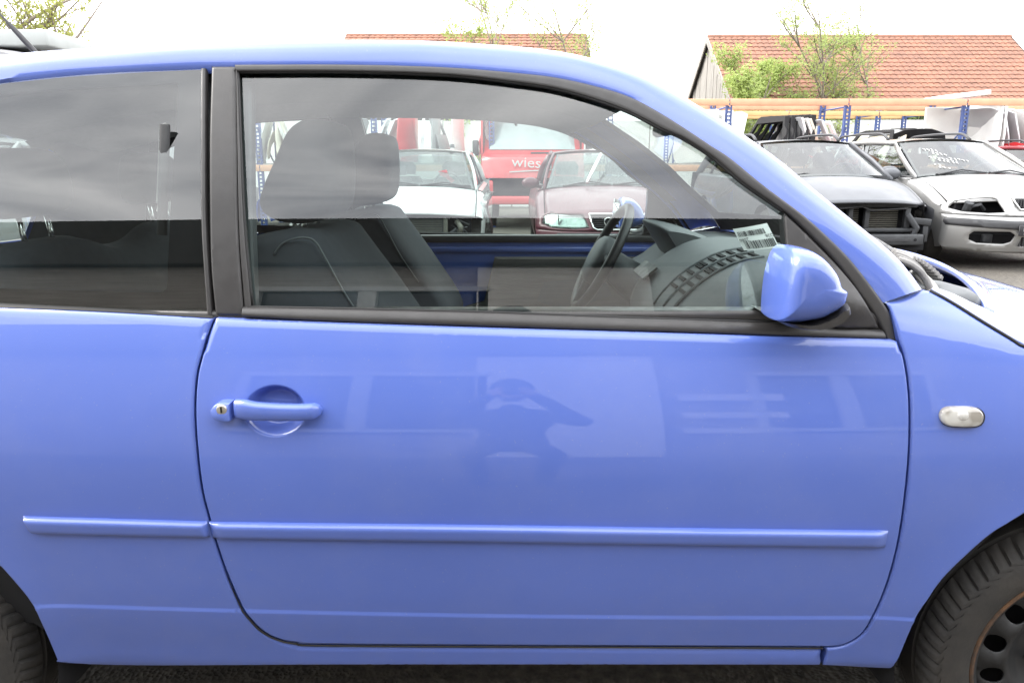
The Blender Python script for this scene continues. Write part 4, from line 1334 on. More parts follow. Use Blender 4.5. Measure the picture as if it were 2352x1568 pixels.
# steering wheel on the far side
top = at_y(1443, 478, .35); bot = at_y(1322, 700, .35)
c = (top + bot) / 2; r_ = (top - bot).length / 2
zax = (top - bot).normalized(); yax = Vector((0, 1, 0)); nax = yax.cross(zax).normalized()
if nax.x > 0: nax = -nax                          # towards the driver
mb = MB(); mb.tube([c + zax * (r_ * math.cos(a)) + yax * (r_ * math.sin(a)) for a in np.linspace(0, 2 * math.pi, 49)], .0155, 10, cap=False)
sw = mb.build('steering_wheel', mat('leather_black', (.018, .018, .02), rough=.45, var=.3, vscale=60, bump=.05, bscale=400), car)
mb = MB()
rot = Matrix((nax, yax, zax)).transposed()
mb.prism([(.10 * math.cos(a) * (1 if True else 1), .085 * math.sin(a) * (1.15 if math.sin(a) < 0 else .85)) for a in np.linspace(0, 2 * math.pi, 28, endpoint=False)], -.02, .035, 'x', [(0, 1), (.5, 1), (.75, .93), (.9, .8), (1, .55)])
mb.v = [tuple(c + rot @ (Vector(v) * Vector((1, 1, 1)) if False else Vector(v))) for v in mb.v]
mb.build('hub_pad', TRIM, sw, True, auto=R(60))
mb = MB()
for a in (0, math.pi, -math.pi / 2):
    mb.tube([c - nax * .005, c + yax * (r_ * math.cos(a)) + zax * (r_ * math.sin(a))], [.03, .014], 8, flat=.4)
mb.build('spoke', TRIM, sw)
mb = MB(); mb.tube([c - nax * .0, c - nax * .12 - zax * .02, c - nax * .32 - zax * .06], [.045, .06, .07], 12); mb.build('steering_column', TRIM, car)
# dashboard
dashp = [(.40, .72), (.352, .80), (.365, .875), (.415, .94), (.475, .985), (.54, 1.013), (.63, 1.022), (.74, 1.012), (.86, .985), (.955, .955), (.96, .70), (.70, .55), (.48, .58)]
mb = MB(); mb.prism(smoothpoly(dashp, 4), -.62, .16, 'y', [(0, .90), (.03, .96), (.1, 1), (.9, 1), (.97, .97), (1, .9)])
dash = mb.build('dashboard', TRIM, car, True, auto=R(70))
dp2 = [(a + .06 if i not in (9, 10, 11) else a, b - .03 if 3 <= i <= 8 else b) for i, (a, b) in enumerate(dashp)]
mb = MB(); mb.prism(smoothpoly(dp2, 4), .12, .64, 'y', [(0, .97), (.05, 1), (.95, 1), (1, .9)]); mb.build('dash_driver_side', TRIM, dash, True, auto=R(70))
bn = [P2(1490, 512, .35), P2(1500, 508, .35), P2(1560, 520, .35), P2(1620, 545, .35), P2(1690, 590, .35), P2(1660, 640, .35), P2(1570, 650, .35), P2(1530, 580, .35), P2(1500, 530, .35)]
mb = MB(); mb.prism(smoothpoly(bn, 3), .16, .54, 'y', [(0, .8), (.08, .93), (.25, 1), (.75, 1), (.92, .93), (1, .8)]); mb.build('instrument_hood', TRIM, dash, True, auto=R(70))
# demister slots in two rows along the dash crest
dcurve = smoothpoly(dashp, 6)
crest = [q for q in dcurve if .36 < q[0] < .60 and q[1] > .86]
crest = sorted(crest, key=lambda q: q[0])
for row, (ya, yb, lo, hi) in enumerate([(-.350, -.290, .25, 1.0), (-.262, -.205, .25, 1.0)]):
    for i in range(9):
        f = lo + (hi - lo) * i / 9
        q = crest[min(len(crest) - 2, int(f * (len(crest) - 1)))]; q2 = crest[min(len(crest) - 1, int(f * (len(crest) - 1)) + 1)]
        ang = math.atan2(q2[1] - q[1], q2[0] - q[0])
        mb = MB(); mb.box((q[0], (ya + yb) / 2, q[1] + .0015), (.0085, yb - ya, .006), (0, -ang, 0)); mb.build('demister_slot', DARKIN, dash, False)
mb = MB()
for (ya, yb) in ((-.36, -.19),):
    pts = [(q[0] - .004, ya, q[1] + .001) for q in crest[::3]]
    mb.tube(pts, .004, 5); mb.tube([(q[0], -.277, q[1] + .001) for q in crest[::3]], .005, 5); mb.tube([(q[0], yb, q[1] + .001) for q in crest[::3]], .004, 5)
mb.build('vent_rib', TRIM, dash)
# centre console vents
mb = MB()
for i in range(4): mb.box((.385 + .012 * i, .06 + .0 * i, .93 - .028 * i), (.05, .16, .006), (0, -.7, 0))
mb.build('air_vent', BLACKPL, dash, False)
# inner face of the far door and the near one
DCARD = mat('door_card_vinyl', (.13, .125, .12), rough=.7, var=.3, vscale=6, bump=.2, bscale=40, stretch=(1, 1, 9))
for sgn in (-1, 1):
    mb = MB()
    mb.grid(lambda u, v: Vector((-.62 + 1.40 * u, sgn * (.665 + .03 * v), .28 + .67 * v)), 10, 8)
    di = mb.build('door_inner_skin', CARBLUE, DOOR_OBJS[0 if sgn < 0 else 1])
    mb = MB(); mb.box((.0, sgn * .705, .955), (1.36, .05, .028)); mb.build('door_sill_trim', BLACKPL, DOOR_OBJS[0 if sgn < 0 else 1], True, bevel=.008)
    mb = MB(); mb.box((-.05, sgn * .69, .915), (1.30, .02, .022)); mb.build('door_ledge', CARBLUE, DOOR_OBJS[0 if sgn < 0 else 1], True, bevel=.006)
    card = [(-.06, .885), (.62, .885), (.66, .75), (.66, .34), (-.55, .34), (-.58, .62), (-.30, .66), (-.10, .72)]
    mb = MB(); mb.prism(card, sgn * .632, sgn * .668, 'y', [(0, .985), (.4, 1), (1, 1)] if sgn > 0 else [(0, .985), (.4, 1), (1, 1)]); mb.build('door_card', DCARD, DOOR_OBJS[0 if sgn < 0 else 1], True, bevel=.006, auto=R(40))
    mb = MB(); mb.prism([(.12, .80), (.33, .82), (.36, .76), (.20, .70), (.10, .74)], sgn * .60, sgn * .64, 'y'); mb.build('door_pocket', TRIM, DOOR_OBJS[0 if sgn < 0 else 1], True, bevel=.006, auto=R(40))
    mb = MB(); mb.grid(lambda u, v: Vector((-1.70 + 1.15 * u, sgn * (.655 - .55 * max(0, .30 - u) ** 1.5 * .5), .3 + .672 * v)), 12, 6); mb.build('rear_side_trim', TRIM, car)
mb = MB(); mb.box((0, 0, .27), (2.2, 1.2, .02)); mb.build('floor_carpet', FABRIC, car, False)
mb = MB(); mb.box((-1.46, 0, .90), (.46, 1.14, .02)); mb.build('parcel_shelf', TRIM, car, True, bevel=.006)
# rear-view mirror
mb = MB(); mb.box((.42, .02, 1.335), (.03, .22, .065), (0, .2, 0)); mb.build('rear_view_mirror', BLACKPL, car, True, bevel=.012)
# sheet of paper with bar codes lying behind the windscreen
PAPER = mat('white_paper', (.80, .80, .78), rough=.7, var=.05, vscale=40)
INK = mat('black_ink', (.02, .02, .025), rough=.7, var=.2, vscale=50)
pq = [at_y(1686, 527, -.30), at_y(1765, 513, -.30), at_y(1786, 566, -.30), at_y(1706, 574, -.30)]
ps = empty('paper_label', pq[3], 0, 'white paper label with printed bar codes leaning behind the windscreen', 'label')
def pap(u, v):
    p = pq[3].lerp(pq[2], u).lerp(pq[0].lerp(pq[1], u), v)
    return p + Vector((0, -.006 * math.sin(u * math.pi) + (.02 * (v - .5)), 0)) - pq[3]
mb = MB(); mb.grid(pap, 8, 4); sh = mb.build('paper_sheet', PAPER, ps)
def bars(u0, u1, v0, v1, n, seed):
    r2 = random.Random(seed); mb = MB(); u = u0
    while u < u1:
        w_ = (u1 - u0) / n * r2.choice((.5, .5, 1, 1.5))
        a = [pap(u, v0), pap(u + w_, v0), pap(u + w_, v1), pap(u, v1)]
        mb.add([p + Vector((0, -.0012, 0)) for p in a], [(0, 1, 2, 3)])
        u += w_ + (u1 - u0) / n * r2.choice((.6, .8, 1.3))
    return mb
bars(.10, .94, .06, .40, 42, 3).build('bar_code', INK, sh, False)
bars(.06, .80, .62, .84, 46, 5).build('bar_code', INK, sh, False)
def text_obj(s, name, size, m, parent, M, ext=.0):
    cu = bpy.data.curves.new(name, 'FONT'); cu.body = s; cu.size = size; cu.align_x = 'CENTER'; cu.align_y = 'CENTER'; cu.extrude = ext
    cu.resolution_u = 3
    o = bpy.data.objects.new(name, cu); COL.objects.link(o)
    dg = bpy.context.evaluated_depsgraph_get()
    me = bpy.data.meshes.new_from_object(o.evaluated_get(dg))
    bpy.data.objects.remove(o)
    me.transform(M)
    me.materials.clear(); me.materials.append(m)
    o = bpy.data.objects.new(name, me); COL.objects.link(o)
    if parent: o.parent = parent
    return o
ex = (pap(1, .5) - pap(0, .5)).normalized(); ey = (pap(.5, 1) - pap(.5, 0)).normalized()
for (u, v) in ((.86, .52), (.16, .47)):
    o_ = pap(u, v) + Vector((0, -.0016, 0)); zc_ = ex.cross(ey)
    M = Matrix(((-ex.x, -ey.x, zc_.x, o_.x), (-ex.y, -ey.y, zc_.y, o_.y), (-ex.z, -ey.z, zc_.z, o_.z), (0, 0, 0, 1)))
    text_obj('Q286', 'printed_code', .011, INK, sh, M)
# ================================================================== other vehicles
def paint(name, c, rough=.35, metal=.0):
    return mat(name, c, rough=rough, metal=metal, coat=.8, var=.08, vscale=3, rvar=.06)
SILVER = paint('silver_paint', (.36, .36, .355), .34, .45)
GREYS = mat('grey_silver_paint', (.105, .11, .122), rough=.42, metal=.25, coat=.12, var=.1, vscale=3, rvar=.06)
WHITEC = paint('white_paint', (.60, .61, .60), .4)
MAROON = mat('maroon_paint', (.085, .014, .026), rough=.4, metal=.1, coat=.25, var=.1, vscale=3, rvar=.06)
DRED = paint('dark_red_paint', (.22, .02, .03), .32)
REDV = paint('red_van_paint', (.60, .040, .045), .4)
BLACKC = paint('black_paint', (.02, .021, .024), .3)
CGLASS = glass_mat('car_glass', (.50, .57, .55), 1.6)
METG = mat('bare_grey_metal', (.062, .065, .07), rough=.5, metal=.4, var=.3, vscale=10)
FIN = mat('radiator_fins', (.15, .145, .12), rough=.5, metal=.4, var=.3, vscale=30)
LENS = glass_mat('lamp_glass', (.85, .9, .88), 1.6)
REFLEC = mat('lamp_reflector', (.70, .72, .70), rough=.25, metal=.9, var=.3, vscale=14)
CPL = mat('dark_grey_trim', (.045, .046, .05), rough=.5, var=.2, vscale=12)
SEATM = mat('car_seat_cloth', (.05, .05, .055), rough=.9, var=.2, vscale=30)

def simple_wheel(parent, x, y, r, side):
    w_ = empty('wheel', (x, y, r)); w_.parent = parent
    mb = MB(); mb.lathe([(r * .64, side * .09), (r * .75, side * .10), (r * .90, side * .10), (r * .97, side * .08), (r, side * .05), (r, side * -.05), (r * .97, side * -.08), (r * .7, side * -.09)], 40, (0, 0, 0), 'x')
    mb.build('tyre', TYRE, w_)
    mb = MB(); mb.lathe([(r * .65, side * .085), (r * .62, side * .075), (r * .58, side * .04), (r * .3, side * .05), (0, side * .055)], 40, (0, 0, 0), 'x'); mb.build('rim', METG, w_)

def make_car(name, label, x, Y, spec, cat='car'):
    """a car facing -y: local y runs from the nose (0) backwards"""
    s = dict(L=4.4, hw=.86, cowl=(1.08, 1.0), hoodf=(.14, .74), a_top=(1.95, 1.40), c_top=(3.75, 1.38), beltr=1.0, roofw=.56, basew=.74, bump=.19, sc=1.0, rails=False,
             paint=SILVER, front='bumper', estate=True, hood2=None, rz=0.0, mirrors=True, seats=True)
    s.update(spec)
    c = empty(name, (x, Y, 0), s['rz'], label, cat); c.scale = (s['sc'],) * 3
    P = s['paint']; hw = s['hw']; L = s['L']
    cy, cz = s['cowl']; hy, hz = s['hoodf']; ay, az = s['a_top']; ty, tz = s['c_top']
    bw, rw = s['basew'], s['roofw']
    nz = Spline([s['bump'], .32, .45, .55, .63, hz], [.10, .035, .0, .012, .05, hy])
    def ny(X, Z):
        return nz(Z) + .34 * np.abs(np.asarray(X) / hw) ** 3.0
    def hoodpt(u, v):
        """u 0 front .. 1 cowl; v -1..1"""
        yy = hy + (cy - hy) * u; w_ = hw * (.885 + .0 * u) + (bw - hw * .885) * u ** 2
        zz = hz + (cz - hz) * (1 - (1 - u) ** 1.7) - .055 * abs(v) ** 2.5
        return Vector((v * w_, yy + .30 * abs(v) ** 3 * (1 - u) + (-.06 * (1 - abs(v) ** 2) * u), zz))
    if s.get('hood', True):
        mb = MB(); mb.grid(lambda u, v: hoodpt(u, (2 * v - 1) * .985), 16, 28); h_ = mb.build('bonnet', P, c)
        md = h_.modifiers.new('solid', 'SOLIDIFY'); md.thickness = .02; md.offset = -1
    # wings between bonnet and flank
    for sd in (-1, 1):
        mb = MB()
        def wingp(u, v):
            a = hoodpt(u, sd); b = Vector((sd * (hw - .012), a.y + .08 * (1 - u), a.z - .10))
            p = a.lerp(b, v); p += Vector((sd * .022, 0, .025)) * math.sin(math.pi * v) * .9
            return p
        mb.grid(wingp, 14, 8); mb.build('wing', P, c)
    # flanks with wheel arches
    wf, wr_, rad = s.get('wb', (.86, 3.42, .31))
    sh = lambda y: np.interp(y, [0, hy + .4, cy, L - .2, L], [hz - .16, hz - .06, cz - .06, s['beltr'] - .04, s['beltr'] - .06])
    out = [(.42, s['bump'] + .04)]
    for wc in (wf, wr_):
        out += [(wc + (rad + .05) * math.cos(a), rad + (rad + .05) * math.sin(a)) for a in np.linspace(math.pi + .25, -.25, 18)]
    out += [(L - .25, s['bump'] + .06), (L - .05, .5)]
    out += [(y, float(sh(y))) for y in np.linspace(L - .05, .36, 24)]
    out += [(.36, .45)]
    poly = np.array(out); poly = poly if area2(poly) > 0 else poly[::-1]; poly = dens(poly, .08)
    g = np.array([(a, b) for a in np.arange(.4, L, .15) for b in np.arange(.25, 1.0, .1)]); g = g[inside(g, poly)]; g = g[poly_dist(g, poly)[0] > .03]
    V, F = cdt(poly, g)
    def fx(y, z):
        return hw - .10 * np.maximum(0, (z - .62) / .4) ** 2 - .07 * np.maximum(0, (.62 - z) / .4) ** 2 - .25 * np.maximum(0, (.55 - y) / .5) ** 2 - .12 * np.maximum(0, (y - L + .6) / .6) ** 2
    for sd in (-1, 1):
        mb = MB(); mb.add([(sd * float(fx(p[0], p[1])), p[0], p[1]) for p in V], F); mb.build('flank', P, c, auto=R(40))
        for wc in (wf, wr_):
            simple_wheel(c, sd * (hw - .13), wc, rad, sd)
    # cabin
    def wsp(u, v):
        a = hoodpt(1, v) ; a = Vector((v * bw, cy - .10 * (1 - v * v), cz - .04 * v * v)); b = Vector((v * rw, ay - .08 * (1 - v * v), az - .025 * v * v))
        return a.lerp(b, u)
    mb = MB(); mb.grid(lambda u, v: wsp(.01 + .98 * u, (2 * v - 1) * .95), 8, 16); wsc = mb.build('windscreen', CGLASS, c)
    mb = MB()
    mb.grid(lambda u, v: wsp(.01 + .05 * u, (2 * v - 1) * .95) + Vector((0, .004, 0)), 1, 16)
    for sd in (-1, 1): mb.grid(lambda u, v: wsp(u, sd * (.91 + .05 * v)) + Vector((0, .004, 0)), 8, 1)
    mb.build('windscreen_border', CPL, wsc)
    def roofp(u, v):
        yy = ay + (ty - ay) * u
        return Vector((v * (rw + .03 - .04 * u), yy - .08 * (1 - v * v) * (1 - u), az + (tz - az) * u + .035 * math.sin(u * math.pi) + .04 * (1 - v * v) - .02 + .0 * u))
    mb = MB(); mb.grid(lambda u, v: roofp(u, 2 * v - 1), 14, 16); mb.build('roof', P, c)
    cb = (bw - .03, L - .12 if s['estate'] else L - .75, s['beltr'])
    for sd in (-1, 1):
        def bar(p, q, r_, nm, m=P, fl=.45):
            mb = MB(); p = Vector(p); q = Vector(q); mid = p.lerp(q, .5) + Vector((sd * .022, 0, .012))
            mb.tube([p, p.lerp(mid, .6) + Vector((sd * .004, 0, 0)), mid, mid.lerp(q, .4) + Vector((sd * .004, 0, 0)), q], r_, 8, flat=fl); return mb.build(nm, m, c)
        ab = (sd * (bw - .005), cy, cz - .05); at = (sd * (rw + .02), ay, az - .035)
        ct = (sd * (rw + .0), ty, tz - .03); cbb = (sd * cb[0], cb[1], cb[2] - .04)
        bar(ab, at, .040, 'front_pillar'); bar(ct, cbb, .075, 'rear_pillar')
        mb = MB(); mb.tube([Vector(at).lerp(Vector(ct), t) + Vector((sd * .012, 0, .035 * math.sin(t * math.pi))) for t in np.linspace(0, 1, 10)], .032, 8, flat=.8); mb.build('roof_edge', P, c)
        def swp(u, v):
            lo = Vector(ab).lerp(Vector(cbb), u); hi = Vector(at).lerp(Vector(ct), u); hi.z += .03 * math.sin(u * math.pi)
            return lo.lerp(hi, v) + Vector((sd * .012 * math.sin(v * math.pi), 0, 0))
        nwin = [(.02, .42), (.45, .76), (.80, .97)] if s['estate'] else [(.02, .50), (.54, .96)]
        for (u0, u1) in nwin:
            mb = MB(); mb.grid(lambda u, v: swp(u0 + (u1 - u0) * u, .05 + .90 * v), 6, 4); mb.build('side_window', CGLASS, c)
        for (p_, q_) in zip(nwin, nwin[1:]):
            mb = MB(); um = (p_[1] + q_[0]) / 2; mb.tube([swp(um - .01, 0), swp(um, 1)], .035, 6, flat=.4); mb.build('door_pillar', CPL if s.get('bpl', True) else P, c)
        mb = MB(); mb.tube([swp(t, .02) + Vector((sd * .006, 0, 0)) for t in np.linspace(0, 1, 8)], .022, 6); mb.build('belt_strip', CPL, c)
        mb = MB()
        mb.grid(lambda u, v: Vector((sd * (fx(cy + (cb[1] - cy) * u, float(sh(cy + (cb[1] - cy) * u))) * (1 - v) + (bw - .02) * v), cy + (cb[1] - cy) * u, float(sh(cy + (cb[1] - cy) * u)) + .03 * v)), 10, 2)
        mb.build('shoulder', P, c)
        if s['rails']:
            mb = MB()
            mb.tube([(sd * (rw - .02), ay + .25 + (ty - ay - .4) * t, az + .02 + .075 * math.sin(min(1, min(t, 1 - t) * 7) * math.pi / 2) + .02 * math.sin(t * math.pi)) for t in np.linspace(0, 1, 24)], .016, 8, flat=1.3)
            mb.build('roof_rail', CPL, c)
        if s['mirrors']:
            mb = MB(); mb.prism([(.11 * math.cos(a) * 1.0, .07 * math.sin(a)) for a in np.linspace(0, 2 * math.pi, 16, endpoint=False)], -.05, .05, 'y', [(0, .55), (.15, .8), (.4, 1), (1, 1)])
            mb.v = [(a + sd * (bw + .15), b + cy + .30, d + cz + .02) for a, b, d in mb.v]
            mb.tube([(sd * (bw - .02), cy + .34, cz - .03), (sd * (bw + .1), cy + .32, cz - .01)], .025, 6)
            mb.build('door_mirror', s.get('mirror_paint', P), c, auto=R(60))
    mb = MB(); mb.grid(lambda u, v: Vector(((2 * v - 1) * (rw - .04 + (bw - rw) * u), ty + (cb[1] + .02 - ty) * u, tz - .0 + (s['beltr'] - tz) * u)), 4, 8); mb.build('rear_window', CGLASS, c)
    mb = MB(); mb.grid(lambda u, v: Vector(((2 * v - 1) * hw * .93, L - .10 + .1 * math.sin(u * 3.14) - (0 if s['estate'] else .0), s['beltr'] - .75 * u)), 6, 8); mb.build('tail', P, c)
    if not s['estate']:
        mb = MB(); mb.grid(lambda u, v: Vector(((2 * v - 1) * bw, cb[1] + (L - .1 - cb[1]) * u, s['beltr'] - .02 * u)), 4, 8); mb.build('boot_lid', P, c)
    mb = MB(); mb.box((0, L / 2, .30), (hw * 1.6, L - .5, .16)); mb.box((0, cy + 1.1, .62), (hw * 1.7, 2.2, .5)); mb.build('floor_pan', DARKIN, c, False)
    if s['seats']:
        for (sy, n_) in ((cy + .95, 2), (cy + 1.85, 2)):
            for sx in (-.36, .36):
                mb = MB(); mb.prism([(-.22, .55), (-.23, .95), (-.17, 1.06), (.17, 1.06), (.23, .95), (.22, .55)], sy, sy + .14, 'y', [(0, .94), (.2, 1), (.8, 1), (1, .94)])
                mb.v = [(a + sx, b, d) for a, b, d in mb.v]
                mb.prism([(sx - .11, 1.10), (sx - .12, 1.20), (sx - .08, 1.26), (sx + .08, 1.26), (sx + .12, 1.20), (sx + .11, 1.10)], sy + .05, sy + .14, 'y', [(0, .9), (.3, 1), (.7, 1), (1, .9)])
                mb.build('seat', SEATM, c, True, bevel=.02, auto=R(50))
        mb = MB(); mb.prism([(-bw + .1, .75), (-bw + .08, .93), (-.3, .99), (bw - .1, .96), (bw - .1, .75)], cy - .02, cy + .4, 'y'); mb.build('dashboard', CPL, c, True, bevel=.03, auto=R(50))
        mb = MB(); mb.tube([(.36 + .17 * math.cos(a), cy + .48 - .07 * math.sin(a), .98 + .15 * math.sin(a)) for a in np.linspace(0, 6.283, 24)], .014, 6, cap=False); mb.build('steering_wheel', CPL, c)
    # wipers
    if s.get('wipers', True):
        for x0 in (-.50, .10):
            mb = MB(); mb.tube([wsp(.03, x0 / bw) + Vector((0, -.025, .0)), wsp(.10, (x0 + .28) / bw) + Vector((0, -.02, .01)), wsp(.035, (x0 + .56) / bw) + Vector((0, -.02, .0))], [.012, .009, .006], 6)
            mb.tube([wsp(.045, (x0 - .02) / bw) + Vector((0, -.018, 0)), wsp(.04, (x0 + .55) / bw) + Vector((0, -.018, 0))], .008, 5)
            mb.build('wiper', CPL, c)
    return c, dict(ny=ny, hoodpt=hoodpt, wsp=wsp, hw=hw, P=P, s=s, fx=fx)

def nose_sheet(c, k, name, outline, holes, m, off=0.0, th=.02):
    o = np.array(outline, float); o = o if area2(o) > 0 else o[::-1]; o = dens(o, .04)
    hs = []
    for h in holes:
        q = np.array(h, float); q = q if area2(q) > 0 else q[::-1]; hs.append(dens(q, .04))
    x0, z0 = o.min(0); x1, z1 = o.max(0)
    g = np.array([(a, b) for a in np.arange(x0, x1, .05) for b in np.arange(z0, z1, .03)]); ok = inside(g, o) & (poly_dist(g, o)[0] > .012)
    for h in hs: ok &= ~inside(g, h) & (poly_dist(g, h)[0] > .012)
    V, F = cdt(o, g[ok], hs)
    mb = MB(); mb.add([(p[0], float(k['ny'](p[0], p[1])) - off, p[1]) for p in V], F)
    b = mb.build(name, m, c, True)
    bm = bmesh.new(); bm.from_mesh(b.data)
    if sum(f.normal.y for f in bm.faces) > 0: bmesh.ops.reverse_faces(bm, faces=bm.faces)
    bm.to_mesh(b.data); bm.free()
    md = b.modifiers.new('solid', 'SOLIDIFY'); md.thickness = th; md.offset = -1
    return b

def mx(p): return [(-a, b) for a, b in p][::-1]

# ---- silver estate with empty headlamp openings
oc, k = make_car('estate_car', 'silver estate car with empty headlamp openings, black plate and white chalk marks on the glass', 6.08, 6.25,
                 dict(paint=SILVER, rails=True, sc=1.10, L=4.5, hoodf=(.12, .76), cowl=(1.15, 1.01), a_top=(2.0, 1.42), c_top=(3.95, 1.40), bpl=False, mirror_paint=GREYS))
HL = [(-.80, .66), (-.74, .735), (-.60, .765), (-.44, .775), (-.40, .76), (-.34, .625), (-.50, .615), (-.70, .625)]
GRI = [(-.25, .765), (.25, .765), (.20, .66), (-.20, .66)]
FOG = [(-.66, .39), (-.63, .425), (-.32, .43), (-.26, .39), (-.28, .315), (-.34, .29), (-.58, .295), (-.65, .33)]
LOW = [(-.20, .375), (.20, .375), (.20, .27), (-.20, .27)]
nose_sheet(oc, k, 'nose_panel', [(-.86, .60), (-.83, .70), (-.74, .745), (-.5, .79), (0, .80), (.5, .79), (.74, .745), (.83, .70), (.86, .60), (.3, .585), (0, .58), (-.3, .585)], [HL, mx(HL), GRI], SILVER)
nose_sheet(oc, k, 'front_bumper', [(-.86, .595), (-.3, .578), (0, .573), (.3, .578), (.86, .595), (.86, .3), (.80, .215), (0, .19), (-.80, .215), (-.86, .3)], [FOG, mx(FOG), LOW], SILVER, .035)
nose_sheet(oc, k, 'bumper_strip', [(-.858, .515), (-.85, .56), (-.78, .562), (-.3, .540), (.3, .540), (.78, .562), (.85, .56), (.858, .515), (.84, .485), (.3, .452), (-.3, .452), (-.84, .485)], [], CPL, .048)
mb = MB(); mb.box((0, .40, .49), (1.40, .08, .50)); mb.build('engine_bay', DARKIN, oc, False)
for i in range(17):
    xx = -.215 + .43 * i / 16
    mb = MB(); mb.box((xx, float(k['ny'](xx, .71)) - .004, .712), (.013, .03, .100)); mb.build('grille_slat', CPL, oc, False)
mb = MB(); mb.tube([(a, float(k['ny'](a, b)) - .012, b) for a, b in [(-.255, .77), (-.205, .655), (.205, .655), (.255, .77), (-.255, .77)]], .010, 6); mb.build('grille_surround', CHROME, oc)
mb = MB(); mb.tube([(-.03, .12, .80), (.03, .12, .80)], .03, 10); mb.build('badge', CHROME, oc)
for i in range(12):
    xx = -.19 + .38 * i / 11
    mb = MB(); mb.box((xx, float(k['ny'](xx, .32)) - .02, .322), (.010, .02, .100)); mb.build('intake_slat', CPL, oc, False)
pl = MB(); pl.box((0, -.050, .445), (.52, .012, .11)); plate = pl.build('number_plate', mat('dark_plate', (.035, .035, .04), rough=.4, var=.2, vscale=20), oc, True, bevel=.006)
for i, (a, w_, h_, dz) in enumerate([(-.20, .03, .05, 0), (-.16, .012, .05, 0), (-.125, .04, .012, 0), (-.07, .035, .012, 0), (-.03, .03, .012, .01), (.02, .03, .05, 0), (.06, .03, .05, 0), (.105, .03, .045, 0), (.15, .014, .05, 0), (.19, .03, .05, 0)]):
    mb = MB(); mb.box((a, -.0575, .462 + dz), (w_, .002, h_)); mb.build('plate_mark', WHITEC, plate, False)
for i, a in enumerate(np.linspace(-.2, .2, 7)):
    mb = MB(); mb.box((a, -.0575, .410), (.016, .002, .012)); mb.build('plate_mark', WHITEC, plate, False)
for sd in (-1, 1):
    mb = MB(); mb.tube([(sd * .64, .28, .66), (sd * .52, .22, .70), (sd * .45, .26, .64)], .02, 6); mb.tube([(sd * .62, .25, .72), (sd * .62, .30, .62)], .045, 10); mb.build('lamp_bracket', METG, oc, False)
    mb = MB(); mb.box((sd * .42, .2, .34), (.10, .05, .09)); mb.build('fog_lamp_bracket', METG, oc, True, bevel=.01)
# chalk writing on the glass
CH = mat('white_chalk', (.62, .63, .63), rough=.9, var=.1, vscale=40)
def on_ws(u, v): return k['wsp'](u, v) + Vector((0, -.006, .002))
rs = random.Random(4)
for (n_, v0, u0, hgt) in [(4, -.60, .70, .085), (4, -.50, .58, .075), (7, -.60, .47, .06), (5, -.50, .37, .055), (5, -.28, .43, .04), (2, -.62, .27, .05), (3, -.58, .19, .05)]:
    for i in range(n_):                                   # one pen stroke group per character, sloping down to the right
        vc = v0 + .062 * i; uc = u0 - .022 * i
        pts = [on_ws(uc + hgt * q[1], vc + .040 * q[0]) for q in [(rs.uniform(-.2, .3), rs.uniform(.6, 1)), (rs.uniform(.5, 1), rs.uniform(.4, .9)), (rs.uniform(0, .4), rs.uniform(.2, .6)), (rs.uniform(.5, 1), rs.uniform(0, .3)), (rs.uniform(-.1, .5), rs.uniform(-.2, .1))]]
        mb = MB(); mb.tube(pts, .0045, 4); mb.build('chalk_stroke', CH, oc, False)

# ---- grey car with the front stripped
gc, k = make_car('stripped_car', 'grey car with bumper and headlamps removed beside the silver estate', 4.10, 6.15,
                 dict(paint=GREYS, rails=True, sc=1.10, L=4.5, hoodf=(.16, .735), cowl=(1.15, .985), a_top=(1.95, 1.40), c_top=(3.9, 1.38), mirrors=True, wipers=False))
mb = MB(); mb.box((0, .62, .48), (1.46, .10, .52)); mb.build('engine_bay', DARKIN, gc, False)
for i, (a, w_) in enumerate([(-.32, .42), (.30, .36), (-.02, .14)]):
    rd = MB(); rd.box((a, .46, .545), (w_, .03, .22)); q = rd.build('radiator', DARKIN, gc, False)
    for j in range(11):
        mb = MB(); mb.box((a, .44, .445 + j * .02), (w_ - .01, .012, .008)); mb.build('fin', FIN, q, False)
for (a, zz, w_, h_, y_) in [(0, .69, 1.25, .05, .36), (0, .425, 1.3, .045, .34), (-.08, .55, .05, .26, .37), (.10, .55, .05, .26, .37), (-.56, .54, .06, .3, .38), (.54, .54, .06, .3, .38)]:
    mb = MB(); mb.box((a, y_, zz), (w_, .06, h_)); mb.build('cross_member', METG, gc, True, bevel=.01)
mb = MB(); mb.box((0, .22, .335), (1.28, .09, .115)); bb_ = mb.build('bumper_beam', METG, gc, True, bevel=.015)
mb = MB(); mb.box((-.0, .172, .335), (1.0, .01, .025)); mb.build('beam_groove', CPL, bb_, False)
for sd in (-1, 1):
    mb = MB(); mb.lathe([(0, -.001), (.016, -.001), (.017, .004)], 14, (sd * .55, .173, .335), 'y'); mb.build('tow_hole', DARKIN, bb_, False)
    mb = MB(); mb.box((sd * .66, .30, .52), (.20, .05, .07), (0, sd * .1, 0)); mb.box((sd * .72, .40, .40), (.06, .2, .2)); mb.tube([(sd * .50, .3, .60), (sd * .60, .26, .45), (sd * .56, .28, .34)], .035, 6, flat=.5); mb.build('lamp_bracket', METG, gc, True, bevel=.008)
    mb = MB(); mb.grid(lambda u, v: Vector((sd * (.70 + .12 * v), .34 + .25 * v, .22 + .50 * u)), 5, 5); mb.build('inner_arch', CPL, gc)
mb = MB(); mb.box((.22, .33, .715), (.50, .05, .035)); 
for i in range(24): mb.box((.0 + .019 * i, .30, .712), (.007, .015, .022))
mb.build('air_duct', CPL, gc, False)
